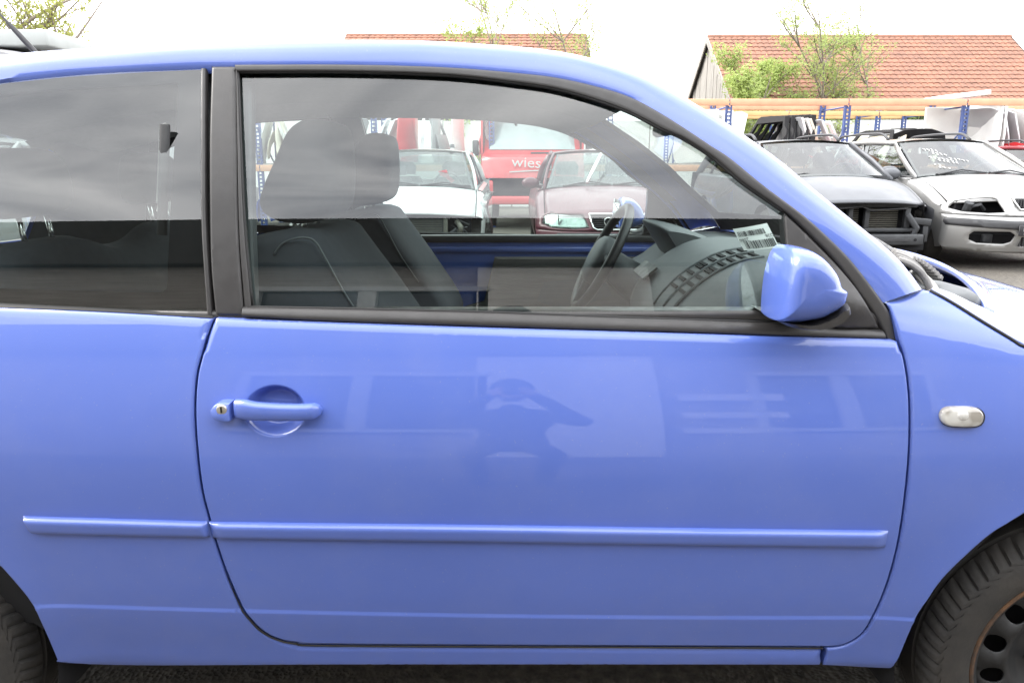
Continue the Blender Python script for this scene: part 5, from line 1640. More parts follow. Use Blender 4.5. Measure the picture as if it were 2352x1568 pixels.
mb = MB(); mb.tube([(-.6, .30, .70), (-.3, .26, .655), (.0, .27, .68), (.1, .28, .64), (.5, .3, .66)], .010, 6); mb.tube([(-.55, .25, .30), (-.2, .24, .24), (.3, .25, .25), (.6, .3, .34)], .012, 6); mb.build('wiring', CPL, gc)

# ---- maroon saloon seen through the cabin
au, k = make_car('saloon_car', 'maroon saloon car with chrome-edged grille seen through the door window', 1.12, 5.55,
                 dict(paint=MAROON, estate=False, sc=1.0, L=4.5, c_top=(3.3, 1.37), hoodf=(.13, .735), cowl=(1.15, .985), a_top=(1.95, 1.39)))
HLA = [(-.80, .60), (-.78, .68), (-.71, .712), (-.36, .712), (-.30, .575), (-.45, .555), (-.68, .56)]
GRA = [(-.30, .71), (.30, .71), (.26, .575), (.22, .56), (-.22, .56), (-.26, .575)]
nose_sheet(au, k, 'nose_panel', [(-.86, .54), (-.84, .66), (-.74, .715), (-.4, .745), (0, .755), (.4, .745), (.74, .715), (.84, .66), (.86, .54)], [HLA, mx(HLA), GRA], MAROON)
nose_sheet(au, k, 'front_bumper', [(-.86, .535), (.86, .535), (.86, .3), (.80, .215), (0, .19), (-.80, .215), (-.86, .3)], [[(-.5, .42), (.5, .42), (.5, .33), (-.5, .33)]], MAROON, .04)
mb = MB(); mb.box((0, .40, .48), (1.4, .08, .48)); mb.build('engine_bay', DARKIN, au, False)
for hl in (HLA, mx(HLA)):
    lam = nose_sheet(au, k, 'headlamp', hl, [], LENS, -.004, .004)
    rf = nose_sheet(au, k, 'reflector', [(a * .99, b) for a, b in hl], [], REFLEC, -.05, .004); rf.parent = lam
    sx = hl[0][0] if hl[0][0] < 0 else -1
    xs_ = -.62 if min(p[0] for p in hl) < 0 else .62
    mb = MB(); mb.box((xs_, float(k['ny'](xs_, .65)) + .01, .648), (.012, .03, .10)); mb.build('lamp_divider', CPL, lam, False)
for i in range(6):
    zz = .585 + i * .021
    mb = MB(); mb.box((0, .05, zz), (.56, .02, .007)); mb.build('grille_slat', CPL, au, False)
mb = MB(); mb.tube([(a, float(k['ny'](a, b)) - .012, b) for a, b in [(-.30, .715), (-.26, .575), (-.22, .556), (.22, .556), (.26, .575), (.30, .715), (-.30, .715)]], .011, 6); mb.build('grille_surround', CHROME, au)
for i in range(4):
    mb = MB(); mb.tube([(-.105 + .07 * i + .042 * math.cos(a), float(k['ny'](0, .64)) - .03, .64 + .042 * math.sin(a)) for a in np.linspace(0, 6.283, 20)], .0055, 5, cap=False); mb.build('emblem_ring', CHROME, au)
mb = MB(); mb.box((-.0, -.05, .515), (1.3, .02, .022)); mb.build('bumper_strip', CPL, au, True, bevel=.006)
# loose metal rod and protective film on the left wing
mb = MB(); mb.tube([at_y(1348, 420, 6.5) - Vector((1.12, 5.55, 0)), at_y(1398, 318, 7.2) - Vector((1.12, 5.55, 0))], .02, 8); mb.build('loose_strip', CHROME, au)

# ---- white car with its front off
wc, k = make_car('stripped_car', 'white car without bumper or lamps seen past the headrests', -1.16, 5.55,
                 dict(paint=WHITEC, sc=1.0, L=4.1, hoodf=(.18, .72), cowl=(1.1, .98), a_top=(1.85, 1.40), c_top=(3.5, 1.36), wb=(.86, 3.3, .30), wipers=True, mirrors=False))
mb = MB(); mb.box((0, .60, .48), (1.4, .10, .52)); mb.build('engine_bay', DARKIN, wc, False)
rd = MB(); rd.box((.10, .36, .50), (.62, .03, .30)); q = rd.build('radiator', METG, wc, False)
for j in range(14):
    mb = MB(); mb.box((.10, .342, .375 + j * .0195), (.58, .008, .008)); mb.build('fin', FIN, q, False)
mb = MB(); mb.box((.43, .34, .50), (.05, .05, .32)); mb.box((.43, .33, .46), (.09, .05, .08)); mb.build('radiator_tank', FIN, wc, True, bevel=.01)
mb = MB(); mb.box((0, .32, .28), (1.25, .08, .09)); mb.box((0, .42, .685), (1.3, .06, .05)); mb.build('cross_member', METG, wc, True, bevel=.012)
mb = MB(); mb.prism([(.60, .24), (.58, .33), (.62, .37), (.72, .36), (.76, .30), (.77, .24)], .30, .40, 'y'); mb.build('washer_bottle', WHITEC, wc, True, bevel=.02, auto=R(50))
mb = MB(); mb.tube([(.55, .35, .62), (.60, .3, .56), (.58, .32, .48)], .03, 8); mb.build('filler_neck', FIN, wc)
mb = MB()
for i in range(14):
    a0 = Vector((.48 + rng.uniform(-.05, .25), .40 + rng.uniform(-.08, .05), .30 + rng.uniform(0, .35)))
    mb.tube([a0, a0 + Vector((rng.uniform(-.1, .1), rng.uniform(-.05, .05), rng.uniform(-.1, .1))), a0 + Vector((rng.uniform(-.2, .2), rng.uniform(-.05, .05), rng.uniform(-.12, .12)))], rng.choice((.008, .012, .025)), 6)
mb.build('hoses', CPL, wc)
# torn clear film hanging along its wing
FILM = glass_mat('plastic_film', (.82, .84, .84), 3.0, rough=.15)
mb = MB(); mb.grid(lambda u, v: Vector((.87 + .05 * math.sin(v * 9 + u * 3) + .06 * u * math.sin(u * 7), .5 + .7 * v, .30 + .62 * u)), 12, 14); mb.build('film_wrap', FILM, wc)
mb = MB(); mb.prism([(-.07, 0), (.03, .02), (.06, -.05), (.13, -.11), (.09, -.14), (.02, -.08), (-.05, -.05)], -.004, .0, 'y'); mb.v = [tuple(k['wsp'](.42, .50) + Vector((a, b - .012, d))) for a, b, d in mb.v]
mb.build('red_tag', REDV, wc, False)
mb = MB(); mb.lathe([(.0, .05), (.03, .04), (.035, 0)], 12, tuple(k['wsp'](1, .7) + Vector((0, .05, .05))), 'z'); mb.build('aerial_foot', CPL, wc)

# ---- red van with white lettering
rv = empty('red_van', (.40, 11.8, 0), 0, 'red van with white lettering parked behind the maroon saloon', 'van')
def vf(u, v):
    prof = [(1.1, 2.45), (.92, 2.30), (.62, 1.72), (.42, 1.46), (.10, 1.36), (.02, 1.10), (0, .98)]
    f = u * 6; i = min(5, int(f)); q = f - i
    yy = prof[i][0] + (prof[i + 1][0] - prof[i][0]) * q; zz = prof[i][1] + (prof[i + 1][1] - prof[i][1]) * q
    return Vector(((2 * v - 1) * (1.0 - .12 * (1 - u) ** 1.5), yy + .22 * abs(2 * v - 1) ** 4, zz))
mb = MB(); mb.grid(vf, 24, 24); mb.build('cab_front', REDV, rv)
mb = MB(); mb.grid(lambda u, v: vf(.17 + .30 * u, .06 + .88 * v) + Vector((0, -.02, .01)), 6, 12); mb.build('windscreen', mat('dull_screen', (.30, .34, .34), rough=.12, coat=.6, var=.2, vscale=2), rv)
mb = MB(); mb.grid(lambda u, v: vf(.50 + .05 * u, .48 + .42 * v) + Vector((0, -.012, .006)), 2, 6); mb.build('air_slot', DARKIN, rv)
for sd in (-1, 1):
    mb = MB(); mb.box((sd * .99, 2.6, 1.55), (.04, 4.0, 1.75)); mb.build('body_side', REDV, rv, False)
    simple_wheel(rv, sd * .80, .75, .34, sd); simple_wheel(rv, sd * .80, 3.6, .34, sd)
    mb = MB(); mb.box((sd * .86, .12, .80), (.20, .14, .26)); mb.build('corner_panel', REDV, rv, True, bevel=.03)
    mb = MB(); mb.box((sd * 1.12, .75, 1.55), (.12, .14, .30)); mb.build('wing_mirror', CPL, rv, True, bevel=.03)
mb = MB(); mb.box((0, .30, .72), (1.6, .10, .5)); mb.build('front_cavity', DARKIN, rv, False)
mb = MB(); mb.box((0, .06, .56), (1.7, .10, .16)); mb.build('front_bumper', REDV, rv, True, bevel=.03)
mb = MB(); mb.box((0, 2.6, 2.43), (1.9, 4.1, .06)); mb.box((0, 4.6, 1.55), (1.9, .05, 1.75)); mb.build('roof', REDV, rv, True, bevel=.02)
text_obj('wiesel', 'lettering', .27, WHITEC, rv, Matrix.Translation((-.02, -.015, 1.255)) @ Matrix.Rotation(R(3), 4, 'Y') @ Matrix.Rotation(R(88), 4, 'X') @ Matrix.Scale(1.15, 4, (1, 0, 0)), ext=.008)
mb = MB(); mb.box((-.02, -.02, 1.115), (.86, .01, .022), (0, R(-3), 0)); mb.build('underline', WHITEC, rv, False)

# ---- further cars behind
make_car('estate_car', 'dark red estate car with roof rails beyond the silver estate', 9.75, 8.6, dict(paint=DRED, rails=True, sc=1.10, seats=True, wipers=False))
make_car('estate_car', 'black estate car with roof rails directly behind the silver estate', 7.75, 11.0 - .1, dict(paint=BLACKC, rails=True, sc=1.0, seats=True, wipers=False, L=4.2, c_top=(3.5, 1.38), wb=(.86, 3.3, .31)))
make_car('hatchback_car', 'silver hatchback seen through the blue car rear window', -4.3, 1.6, dict(paint=SILVER, rails=False, sc=1.0, L=3.9, c_top=(3.3, 1.38), wb=(.86, 3.2, .30), wipers=True))
# ================================================================== pallet racks
RBLUE = mat('rack_blue_paint', (.06, .10, .27), rough=.5, var=.3, vscale=9, rvar=.1)
RORANGE = mat('rack_orange_paint', (.66, .36, .215), rough=.5, var=.15, vscale=5, rvar=.1)
RYEL = mat('rack_amber_paint', (.68, .43, .19), rough=.5, var=.15, vscale=5)
def upright_mesh(h):
    mb = MB()
    w_ = .10
    mb.box((-w_ / 2, 0, h / 2), (.012, .08, h)); mb.box((w_ / 2, 0, h / 2), (.012, .08, h)); mb.box((-.036, -.041, h / 2), (.016, .006, h)); mb.box((.036, -.041, h / 2), (.016, .006, h))
    z = .05
    while z < h:
        mb.box((0, -.041, z), (.064, .006, .034)); z += .075
    mb.box((0, 0, .006), (.16, .14, .012))
    o = mb.build('upright', RBLUE, None, False)
    return o
UPM = {}
def rack(label, xs, Y, D, H, levels, orange, group):
    r = empty('pallet_rack', (xs[0], Y, 0), 0, label, 'rack', group)
    key = round(H, 2)
    for x in xs:
        for dy in (0, D):
            if key not in UPM:
                o = upright_mesh(H); UPM[key] = o.data
            else:
                o = bpy.data.objects.new('upright', UPM[key]); COL.objects.link(o)
            o.parent = r; o.location = (x - xs[0], dy, 0)
        mb = MB()
        z = .2; up = True
        mb.tube([(x - xs[0], 0, H - .15), (x - xs[0], D, H - .15)], .016, 6)
        while z + .9 < H:
            a, b = ((0, D) if up else (D, 0)); mb.tube([(x - xs[0], a, z), (x - xs[0], b, z + .85)], .016, 6); z += .85; up = not up
        mb.build('brace', RBLUE, r)
    for (z, dys) in levels:
        for a, b in zip(xs, xs[1:]):
            for dy in dys:
                mb = MB(); mb.box(((a + b) / 2 - xs[0], dy - .03 if dy == 0 else dy + .03, z), (b - a - .02, .05, .125))
                o = mb.build('beam', orange, r, True, bevel=.008)
                md = None
    return r
XS = [-9.6, -7.3, -4.98, -2.70, -.40, 1.92, 4.22, 6.53, 8.83, 11.13, 13.4]
rack('blue rack row with orange beams standing in front of the white fence', XS, 12.45, 1.15, 2.48, [(2.41, (0, 1.15)), (1.16, (0, 1.15))], RORANGE, None)
rack('lower rack with amber beams behind the main rack row', [4.2, 7.05, 9.35, 10.6], 16.9, 1.1, 2.62, [(2.50, (0, 1.1))], RYEL, None)
# shelf boards on the middle level
sh = empty('shelf_deck', (0, 13.0, 1.24), 0, 'grey slatted deck on the middle level of the racks', 'shelf')
for k in range(44):
    mb = MB(); mb.box((-9.5 + k * .52, 0, 0), (.49, 1.1, .03)); mb.build('plank', WOODG, sh, False)

# ---- body parts stored in the racks
PCOL = {'white': mat('part_white', (.74, .75, .73), rough=.35, coat=.6, var=.1, vscale=4), 'cream': mat('part_cream', (.66, .62, .50), rough=.5, var=.15, vscale=4),
        'black': mat('part_black', (.014, .014, .016), rough=.6, coat=.0, spec=.25, var=.2, vscale=6), 'silver': mat('part_silver', (.55, .56, .57), rough=.35, metal=.4, coat=.5, var=.1, vscale=4),
        'red': mat('part_red', (.55, .025, .03), rough=.35, coat=.6, var=.1, vscale=4), 'blue': mat('part_blue', (.05, .10, .35), rough=.35, coat=.6, var=.1, vscale=4),
        'grey': mat('part_grey', (.28, .29, .30), rough=.5, var=.15, vscale=6)}
def sheet(outline, th, curve, holes=()):
    """curved stamped sheet; outline in (u,v), thickness along x"""
    o = np.array(outline, float); o = o if area2(o) > 0 else o[::-1]; o = dens(o, .12)
    hs = []
    for h in holes:
        q = np.array(h, float); q = q if area2(q) > 0 else q[::-1]; hs.append(dens(q, .15))
    x0, z0 = o.min(0); x1, z1 = o.max(0)
    g = np.array([(a, b) for a in np.arange(x0 + .08, x1, .16) for b in np.arange(z0 + .08, z1, .16)]); ok = inside(g, o) & (poly_dist(g, o)[0] > .04)
    for h in hs: ok &= ~inside(g, h) & (poly_dist(g, h)[0] > .04)
    V, F = cdt(o, g[ok], hs)
    me = MB(); me.add([(curve(p[0], p[1]), p[0], p[1]) for p in V], F)
    bm = bmesh.new(); m_ = bpy.data.meshes.new('sheet'); m_.from_pydata(me.v, [], me.f); bm.from_mesh(m_)
    bmesh.ops.recalc_face_normals(bm, faces=bm.faces)
    bmesh.ops.solidify(bm, geom=bm.faces[:], thickness=th)
    for f in bm.faces: f.smooth = True
    for e in bm.edges:
        if len(e.link_faces) == 2 and e.calc_face_angle(0) > R(45): e.smooth = False
    bm.to_mesh(m_); bm.free()
    return m_
DOORM = sheet([(-.50, 0), (.48, 0), (.52, .30), (.50, .58), (.36, .95), (.20, 1.02), (-.46, 1.02), (-.52, .58), (-.54, .28)], .05, lambda a, b: -.06 * (b - .4) ** 2 * 2,
              [[(-.42, .64), (.42, .64), (.30, .90), (.16, .95), (-.39, .95)]])
FRAMEM = sheet([(-.50, 0), (.5, 0), (.52, .40), (.34, .92), (.2, 1.0), (-.42, 1.0), (-.52, .5)], .06, lambda a, b: -.10 * (b - .5) ** 2, [[(-.40, .12), (.40, .12), (.42, .40), (.26, .85), (-.34, .88), (-.42, .5)]])
HOODM = sheet([(-.62, 0), (.62, 0), (.66, .5), (.60, .95), (.3, 1.03), (-.3, 1.03), (-.60, .95), (-.66, .5)], .03, lambda a, b: .12 * (1 - (a / .66) ** 2) + .08 * b * b)
WINGM = sheet([(-.55, .25), (-.50, .45), (-.2, .66), (.3, .74), (.55, .70), (.55, .30), (.42, .10), (.30, .38), (.05, .48), (-.18, .36), (-.28, .10), (-.45, .08)], .02, lambda a, b: .16 * (b - .2) ** 2 + .08 * (a) ** 2)
BUMPM = sheet([(-.82, 0), (.82, 0), (.84, .30), (.7, .42), (-.7, .42), (-.84, .30)], .025, lambda a, b: .35 * (a / .84) ** 4 + .05 * b)
KIND = {'door_pressing': (DOORM, 'door'), 'frame_pressing': (FRAMEM, 'door'), 'bonnet_pressing': (HOODM, 'bonnet'), 'wing_pressing': (WINGM, 'wing'), 'bumper_pressing': (BUMPM, 'bumper')}
NICE = {'door_pressing': 'car door', 'frame_pressing': 'bare door frame', 'bonnet_pressing': 'car bonnet', 'wing_pressing': 'front wing', 'bumper_pressing': 'bumper skin'}
def part(kind, col, x, Y, z, yaw, lean, where, sc=1.0):
    me = KIND[kind][0]
    m = PCOL[col]
    key = (kind, col)
    if key not in UPM:
        c_ = me.copy(); c_.materials.clear(); c_.materials.append(m); UPM[key] = c_
    o = bpy.data.objects.new(kind, UPM[key]); COL.objects.link(o)
    o.location = (x, Y, z)
    o.rotation_euler = (Matrix.Rotation(yaw, 3, 'Z') @ Matrix.Rotation(lean, 3, 'Y')).to_euler()
    o.scale = (sc,) * 3
    ORD_N[where] = ORD_N.get(where, 0) + 1
    tag(o, f'{col} {NICE[kind]}, {ORD[ORD_N[where] - 1]} part {where}', KIND[kind][1], 'body parts kept in the racks')
    return o
RP = random.Random(11)
ORD = 'first second third fourth fifth sixth seventh eighth ninth tenth eleventh twelfth thirteenth fourteenth fifteenth sixteenth seventeenth eighteenth nineteenth twentieth twenty-first twenty-second twenty-third twenty-fourth'.split()
ORD_N = {}
W1 = 'along the shelf behind the grey car'
W2 = 'along the shelf behind the silver estate'
W3 = 'on the shelf behind the white car'
W4 = 'below the shelf beside the white car'
Yp = 13.0
# right part, from the pillar of the blue car outwards (pixel columns give the spacing)
def X_at(px, Y): return (px - CX) / FPX * ((Y - CAM.y) * math.cos(PITCH))
zs = 1.26
for px, kd, cl, yaw, ln in [(1600, 'bonnet_pressing', 'white', .5, -.15), (1618, 'bonnet_pressing', 'white', .45, -.2), (1634, 'door_pressing', 'white', .5, .1), (1648, 'bonnet_pressing', 'white', .35, .12)]:
    part(kd, cl, X_at(px, Yp), Yp, zs, yaw, ln, 'along the shelf beside the blue windscreen pillar', 1.0)
for i, px in enumerate((1735, 1751, 1767, 1783, 1799)):
    part('frame_pressing', 'black', X_at(px, Yp), Yp - .1, zs - .02, .62, .40 - .02 * i, W1, 1.0)
for i, px in enumerate((1812, 1822, 1832, 1841, 1850, 1859, 1868, 1877, 1886, 1895, 1904)):
    part('door_pressing' if i % 3 else 'wing_pressing', RP.choice(('cream', 'white', 'cream', 'grey')), X_at(px, Yp), Yp + .1, zs - .03, .3 + RP.uniform(-.1, .1), -.12 - .03 * i, W1, .92)
for i, px in enumerate((1960, 1978, 1992, 2006, 2018, 2030, 2042, 2054, 2066, 2078)):
    part(RP.choice(('frame_pressing', 'door_pressing', 'bonnet_pressing')) if i else 'bonnet_pressing', ('cream', 'black', 'cream', 'grey', 'black', 'cream', 'black', 'grey', 'black', 'cream')[i], X_at(px, Yp), Yp, zs - .06, .75 + RP.uniform(-.1, .1), .62 + RP.uniform(-.08, .08), W2, .85)
part('bonnet_pressing', 'black', X_at(2112, Yp), Yp, zs - .1, .8, -.6, W2, .8)
for px, cl, kd, ln in [(2215, 'white', 'bonnet_pressing', -.03), (2228, 'white', 'bonnet_pressing', -.08)]:
    part(kd, cl, X_at(px, Yp), Yp, zs, .25, ln, 'standing beside the large white board', 1.12)
part('bumper_pressing', 'red', X_at(2255, Yp), Yp - .2, zs + .05, .2, -.35, 'hanging from the rack bay above the dark red estate', .75)
for i, (px, cl) in enumerate(((2242, 'silver'), (2254, 'white'), (2266, 'silver'), (2280, 'silver'), (2294, 'white'), (2308, 'cream'), (2322, 'cream'), (2336, 'silver'), (2350, 'white'), (2366, 'white'))):
    part('wing_pressing' if i % 2 else 'bonnet_pressing', cl, X_at(px, Yp), Yp, zs + .05, .5, -.42 - .02 * i, 'leaning in the bay above the dark red estate', 1.0)
# boards and a pane between the two uprights and on the top beam
mb = MB(); mb.box((0, 0, .56), (.90, .05, 1.12)); o = mb.build('white_board', WHITEP, None, True, bevel=.01); o.location = (X_at(2165, 13.1), 13.15, 1.25)
tag(o, 'large white board standing between two rack uprights', 'board')
mb = MB(); mb.box((0, 0, .05), (1.05, .5, .10), (0, R(-7), 0)); o = mb.build('white_board', WHITEP, None, True, bevel=.02); o.location = (X_at(2178, 12.8), 12.8, 2.50)
tag(o, 'flat white board lying across the top rack beam', 'board')
part('bonnet_pressing', 'red', X_at(1945, 11.5), 11.6, 1.30, 1.4, 1.35, 'lying flat just above the roof of the silver estate', .8)
# left part, seen through the cabin
for i in range(22):
    x = -5.2 + i * .26 + RP.uniform(-.04, .04)
    part(RP.choice(('door_pressing', 'wing_pressing', 'frame_pressing', 'bonnet_pressing')), RP.choice(('white', 'silver', 'grey', 'white', 'red', 'black', 'cream')), x, Yp, zs, RP.uniform(-.25, .25), RP.choice((-1, 1)) * RP.uniform(.08, .28), W3, .92)
for i in range(12):
    x = -5.6 + i * .27
    part(RP.choice(('door_pressing', 'wing_pressing', 'bonnet_pressing')), RP.choice(('white', 'silver', 'white', 'grey', 'blue')), x, Yp, .02, RP.uniform(-.2, .2), RP.uniform(-.12, .12), W4, 1.05)
mb = MB(); mb.prism([(-.16, 0), (.16, 0), (.16, .32), (-.16, .32)], -.12, .12, 'y'); o = mb.build('yellow_canister', mat('yellow_plastic', (.70, .50, .06), rough=.5, var=.1, vscale=6), None, True, bevel=.03); o.location = (-.62, 12.9, .02)
o.location = (at_y(1190, 400, 12.8).x, 12.8, .85); o.scale = (.55, .55, .8)
tag(o, 'yellow plastic canister on the lower rack shelf beside the red van', 'canister')
sh2 = MB(); sh2.box((0, 0, 0), (4.6, 1.1, .03)); o = sh2.build('shelf_board', WOODG, None, False); o.location = (.75, 13.0, .82); tag(o, 'grey lower shelf board in the rack beside the red van', 'shelf')

# pale high-roofed van parked behind the tail of the blue car; its roof shows beside the aerial
lv_ = empty('pale_van', (-6.02, 5.9, 0), 0, 'pale grey high-roofed van parked beyond the tail of the blue car', 'van')
lv_.scale = (1.08, 1.08, 1.08)
GSH = mat('pale_grey_van_paint', (.33, .33, .345), rough=.45, coat=.3, var=.1, vscale=3)
vprof = [(-.98, .30), (-1.0, .9), (-.98, 1.5), (-.93, 1.95), (-.84, 2.16), (-.66, 2.25), (0, 2.28), (.66, 2.25), (.84, 2.16), (.93, 1.95), (.98, 1.5), (1.0, .9), (.98, .30)]
mb = MB(); mb.prism([(p.x, p.y) for p in catmull([(a, b, 0) for a, b in vprof], 4)], 0, 4.6, 'y', [(0, .93), (.02, .97), (.06, .99), (.14, 1), (.97, 1), (1, .97)])
mb.build('van_body', GSH, lv_, True, auto=R(50))
mb = MB(); mb.grid(lambda u, v: Vector(((2 * v - 1) * (.78 - .06 * u), -.02 + .05 * u, 1.35 + .62 * u)), 4, 8); mb.build('windscreen', CGLASS, lv_)
for sd in (-1, 1):
    simple_wheel(lv_, sd * .88, .9, .33, sd); simple_wheel(lv_, sd * .88, 3.6, .33, sd)
    mb = MB(); mb.tube([(sd * .96, 1.3 + .95 * math.cos(a), 1.30 + .93 * math.sin(a)) for a in np.linspace(.2, 2.9, 20)], .014, 6); mb.build('door_seam', GSH, lv_)
    mb = MB(); mb.tube([(sd * .35 + .40 * math.cos(a), -.01, 1.85 + .36 * math.sin(a)) for a in np.linspace(.2, 2.5, 16)], .012, 6); mb.build('panel_rib', CPL, lv_)
mb = MB(); mb.box((.12, .55, 2.36), (1.75, .8, .16)); mb.build('roof_box', mat('pale_board', (.40, .42, .41), rough=.6, var=.1, vscale=5), lv_, True, bevel=.02)
for dx in (-.5, .45):
    mb = MB(); mb.box((dx, .55, 2.27), (.08, .9, .06)); mb.build('roof_bar', CPL, lv_, True, bevel=.01)

# ================================================================== trees and shrubs
BARK = mat('bark', (.28, .235, .20), rough=.95, var=.4, vscale=12, bump=.4, bscale=40)
def leafmat(name, c, c2):
    m = mat(name, c, rough=.6, var=.6, vscale=3.5, color2=c2, detail=8)
    b = m.node_tree.nodes['Principled BSDF']
    b.inputs['Transmission Weight'].default_value = 0.0
    t = m.node_tree; tl = t.nodes.new('ShaderNodeBsdfTranslucent'); mxs = t.nodes.new('ShaderNodeMixShader'); mxs.inputs[0].default_value = .4
    src = b.inputs['Base Color'].links[0].from_socket
    t.links.new(src, tl.inputs[0]); out = [n for n in t.nodes if n.type == 'OUTPUT_MATERIAL'][0]
    t.links.new(b.outputs[0], mxs.inputs[1]); t.links.new(tl.outputs[0], mxs.inputs[2]); t.links.new(mxs.outputs[0], out.inputs[0])
    return m
LEAF1 = leafmat('young_green_leaves', (.40, .48, .15), (.28, .36, .10))
LEAF2 = leafmat('yellow_green_leaves', (.42, .44, .12), (.28, .30, .08))
LEAF3 = leafmat('hedge_leaves', (.20, .27, .06), (.08, .13, .03))
def tree(name, label, base, height, spread, n_main, leaf_m, leaf_size, density, seed, lean=(0, 0), start=.25, group=None, clump=1, twig=3, thick=.06, cat='tree'):
    r2 = random.Random(seed)
    t = empty(name, base, 0, label, cat, group)
    wood = MB(); leaves = MB()
    tips = []
    def branch(p, d, ln, rad, lvl):
        pts = [p]; dd = d.copy(); n = 6
        for i in range(n):
            dd = (dd + Vector((r2.gauss(0, .13), r2.gauss(0, .13), r2.gauss(.05, .08)))).normalized()
            pts.append(pts[-1] + dd * (ln / n))
        wood.tube(pts, [rad * (1 - .75 * i / n) for i in range(n + 1)], 6 if lvl < 2 else 4, cap=False)
        if lvl >= 1:
            for i in range(1 if lvl > 1 else 3, n + 1): tips.append((pts[i], lvl, dd))
        if lvl < twig:
            k = n_main if lvl == 0 else r2.randint(3, 5)
            for j in range(k):
                f = start + (1 - start) * (j + r2.random()) / k if lvl == 0 else r2.uniform(.25, 1)
                q = pts[min(n, int(f * n))]
                az = r2.uniform(0, 2 * math.pi)
                side = Vector((math.cos(az), math.sin(az), 0))
                nd = (dd * r2.uniform(.5, .9) + side * r2.uniform(.5, 1.0)).normalized()
                branch(q, nd, ln * r2.uniform(.32, .55) * (spread if lvl == 0 else 1), rad * .5, lvl + 1)
    branch(Vector((0, 0, 0)), Vector((lean[0], lean[1], 1)).normalized(), height * .8, thick, 0)
    for (p, lvl, d) in tips:
        for _ in range(clump):
            if r2.random() > density: continue
            c = p + Vector((r2.gauss(0, .10), r2.gauss(0, .10), r2.gauss(0, .10)))
            for k in range(r2.randint(2, 4)):
                q = c + Vector((r2.gauss(0, leaf_size), r2.gauss(0, leaf_size), r2.gauss(0, leaf_size)))
                s = leaf_size * r2.uniform(.6, 1.3)
                a = Vector((r2.gauss(0, 1), r2.gauss(0, 1), r2.gauss(0, 1))).normalized(); b = a.orthogonal().normalized()
                leaves.add([q - a * s, q + b * s * .45, q + a * s, q - b * s * .45], [(0, 1, 2, 3)])
    wood.build('trunk', BARK, t, True, fix=False)
    cr = leaves.build('crown', leaf_m, t, False, fix=False)
    return t
tree('tree', 'budding tree with yellow-green leaves behind the blue car aerial', (-13.2, 17.0, 0), 9.0, 1.15, 17, LEAF2, .05, .75, 5, lean=(.36, 0), start=.20, clump=3, thick=.13, twig=3)
tree('tree', 'slim leafy sapling rising above the middle of the tiled roof', (at_y(1052, 100, 19.5).x, 19.5, 0), 6.9, .40, 11, LEAF1, .055, .8, 9, start=.30, clump=3, thick=.03, twig=2)
tree('tree', 'thin budding tree at the end of the long tiled roof', (at_y(1232, 100, 20).x, 20, 0), 9.2, .75, 15, LEAF1, .042, .45, 12, start=.22, clump=2, thick=.05, twig=3)
tree('tree', 'thin bare-topped tree beside the right end of the long tiled roof', (at_y(1318, 100, 20).x, 20.2, 0), 9.0, .70, 13, LEAF1, .040, .40, 15, start=.3, clump=2, thick=.045, twig=3)
tree('shrub', 'bright green leafy shrub in front of the barn gable', (at_y(1740, 100, 19.9).x, 20.0, 0), 5.3, .75, 13, LEAF1, .055, .75, 21, start=.15, clump=3, thick=.05, twig=3, cat='shrub')
tree('shrub', 'second bright green shrub beside the barn gable wall', (at_y(1690, 100, 19.9).x, 19.9, 0), 4.8, .7, 11, LEAF1, .055, .75, 23, start=.15, clump=3, thick=.05, twig=3, cat='shrub')
for i, (px, h_, sd_) in enumerate([(1850, 6.8, 31), (1925, 8.0, 33), (1990, 7.8, 35), (2050, 6.8, 37)]):
    tree('tree', ['thin twiggy tree left of the tall one against the tiled barn roof', 'tall twiggy tree reaching above the barn ridge', 'twiggy tree with many thin stems before the barn roof', 'smaller twiggy tree before the right half of the barn roof'][i],
         (at_y(px, 200, 20).x, 20.0 + .1 * i, 0), h_, .62, 13, LEAF1, .042, .42, sd_, start=.18, clump=2, thick=.045, twig=3, group='young trees before the barn')
# hedge along the fence
r2 = random.Random(3)
hg = empty('hedge', (9.5, 20.1, 0), 0, 'leafy green hedge between the white fence and the barn', 'hedge')
lv = MB(); wd = MB()
for i in range(9000):
    x = r2.uniform(-4.2, 3.6); z = 1.2 + 1.75 * r2.random() ** .8; y = r2.gauss(0, .22)
    top = 2.75 + .22 * math.sin(x * 2.3) + .15 * math.sin(x * 5.1 + 1)
    if z > top + r2.uniform(-.1, .18): continue
    s = r2.uniform(.04, .085)
    a = Vector((r2.gauss(0, 1), r2.gauss(0, 1), r2.gauss(0, 1))).normalized(); b = a.orthogonal().normalized(); q = Vector((x, y, z))
    lv.add([q - a * s, q + b * s * .5, q + a * s, q - b * s * .5], [(0, 1, 2, 3)])
for i in range(50):
    x = r2.uniform(-4.2, 3.6); wd.tube([(x, r2.gauss(0, .1), 0), (x + r2.gauss(0, .15), r2.gauss(0, .1), 1.5), (x + r2.gauss(0, .3), r2.gauss(0, .1), 2.7)], [.03, .022, .01], 5)
wd.build('stems', BARK, hg, True, fix=False)
lf = lv.build('foliage', LEAF3, hg, False, fix=False)

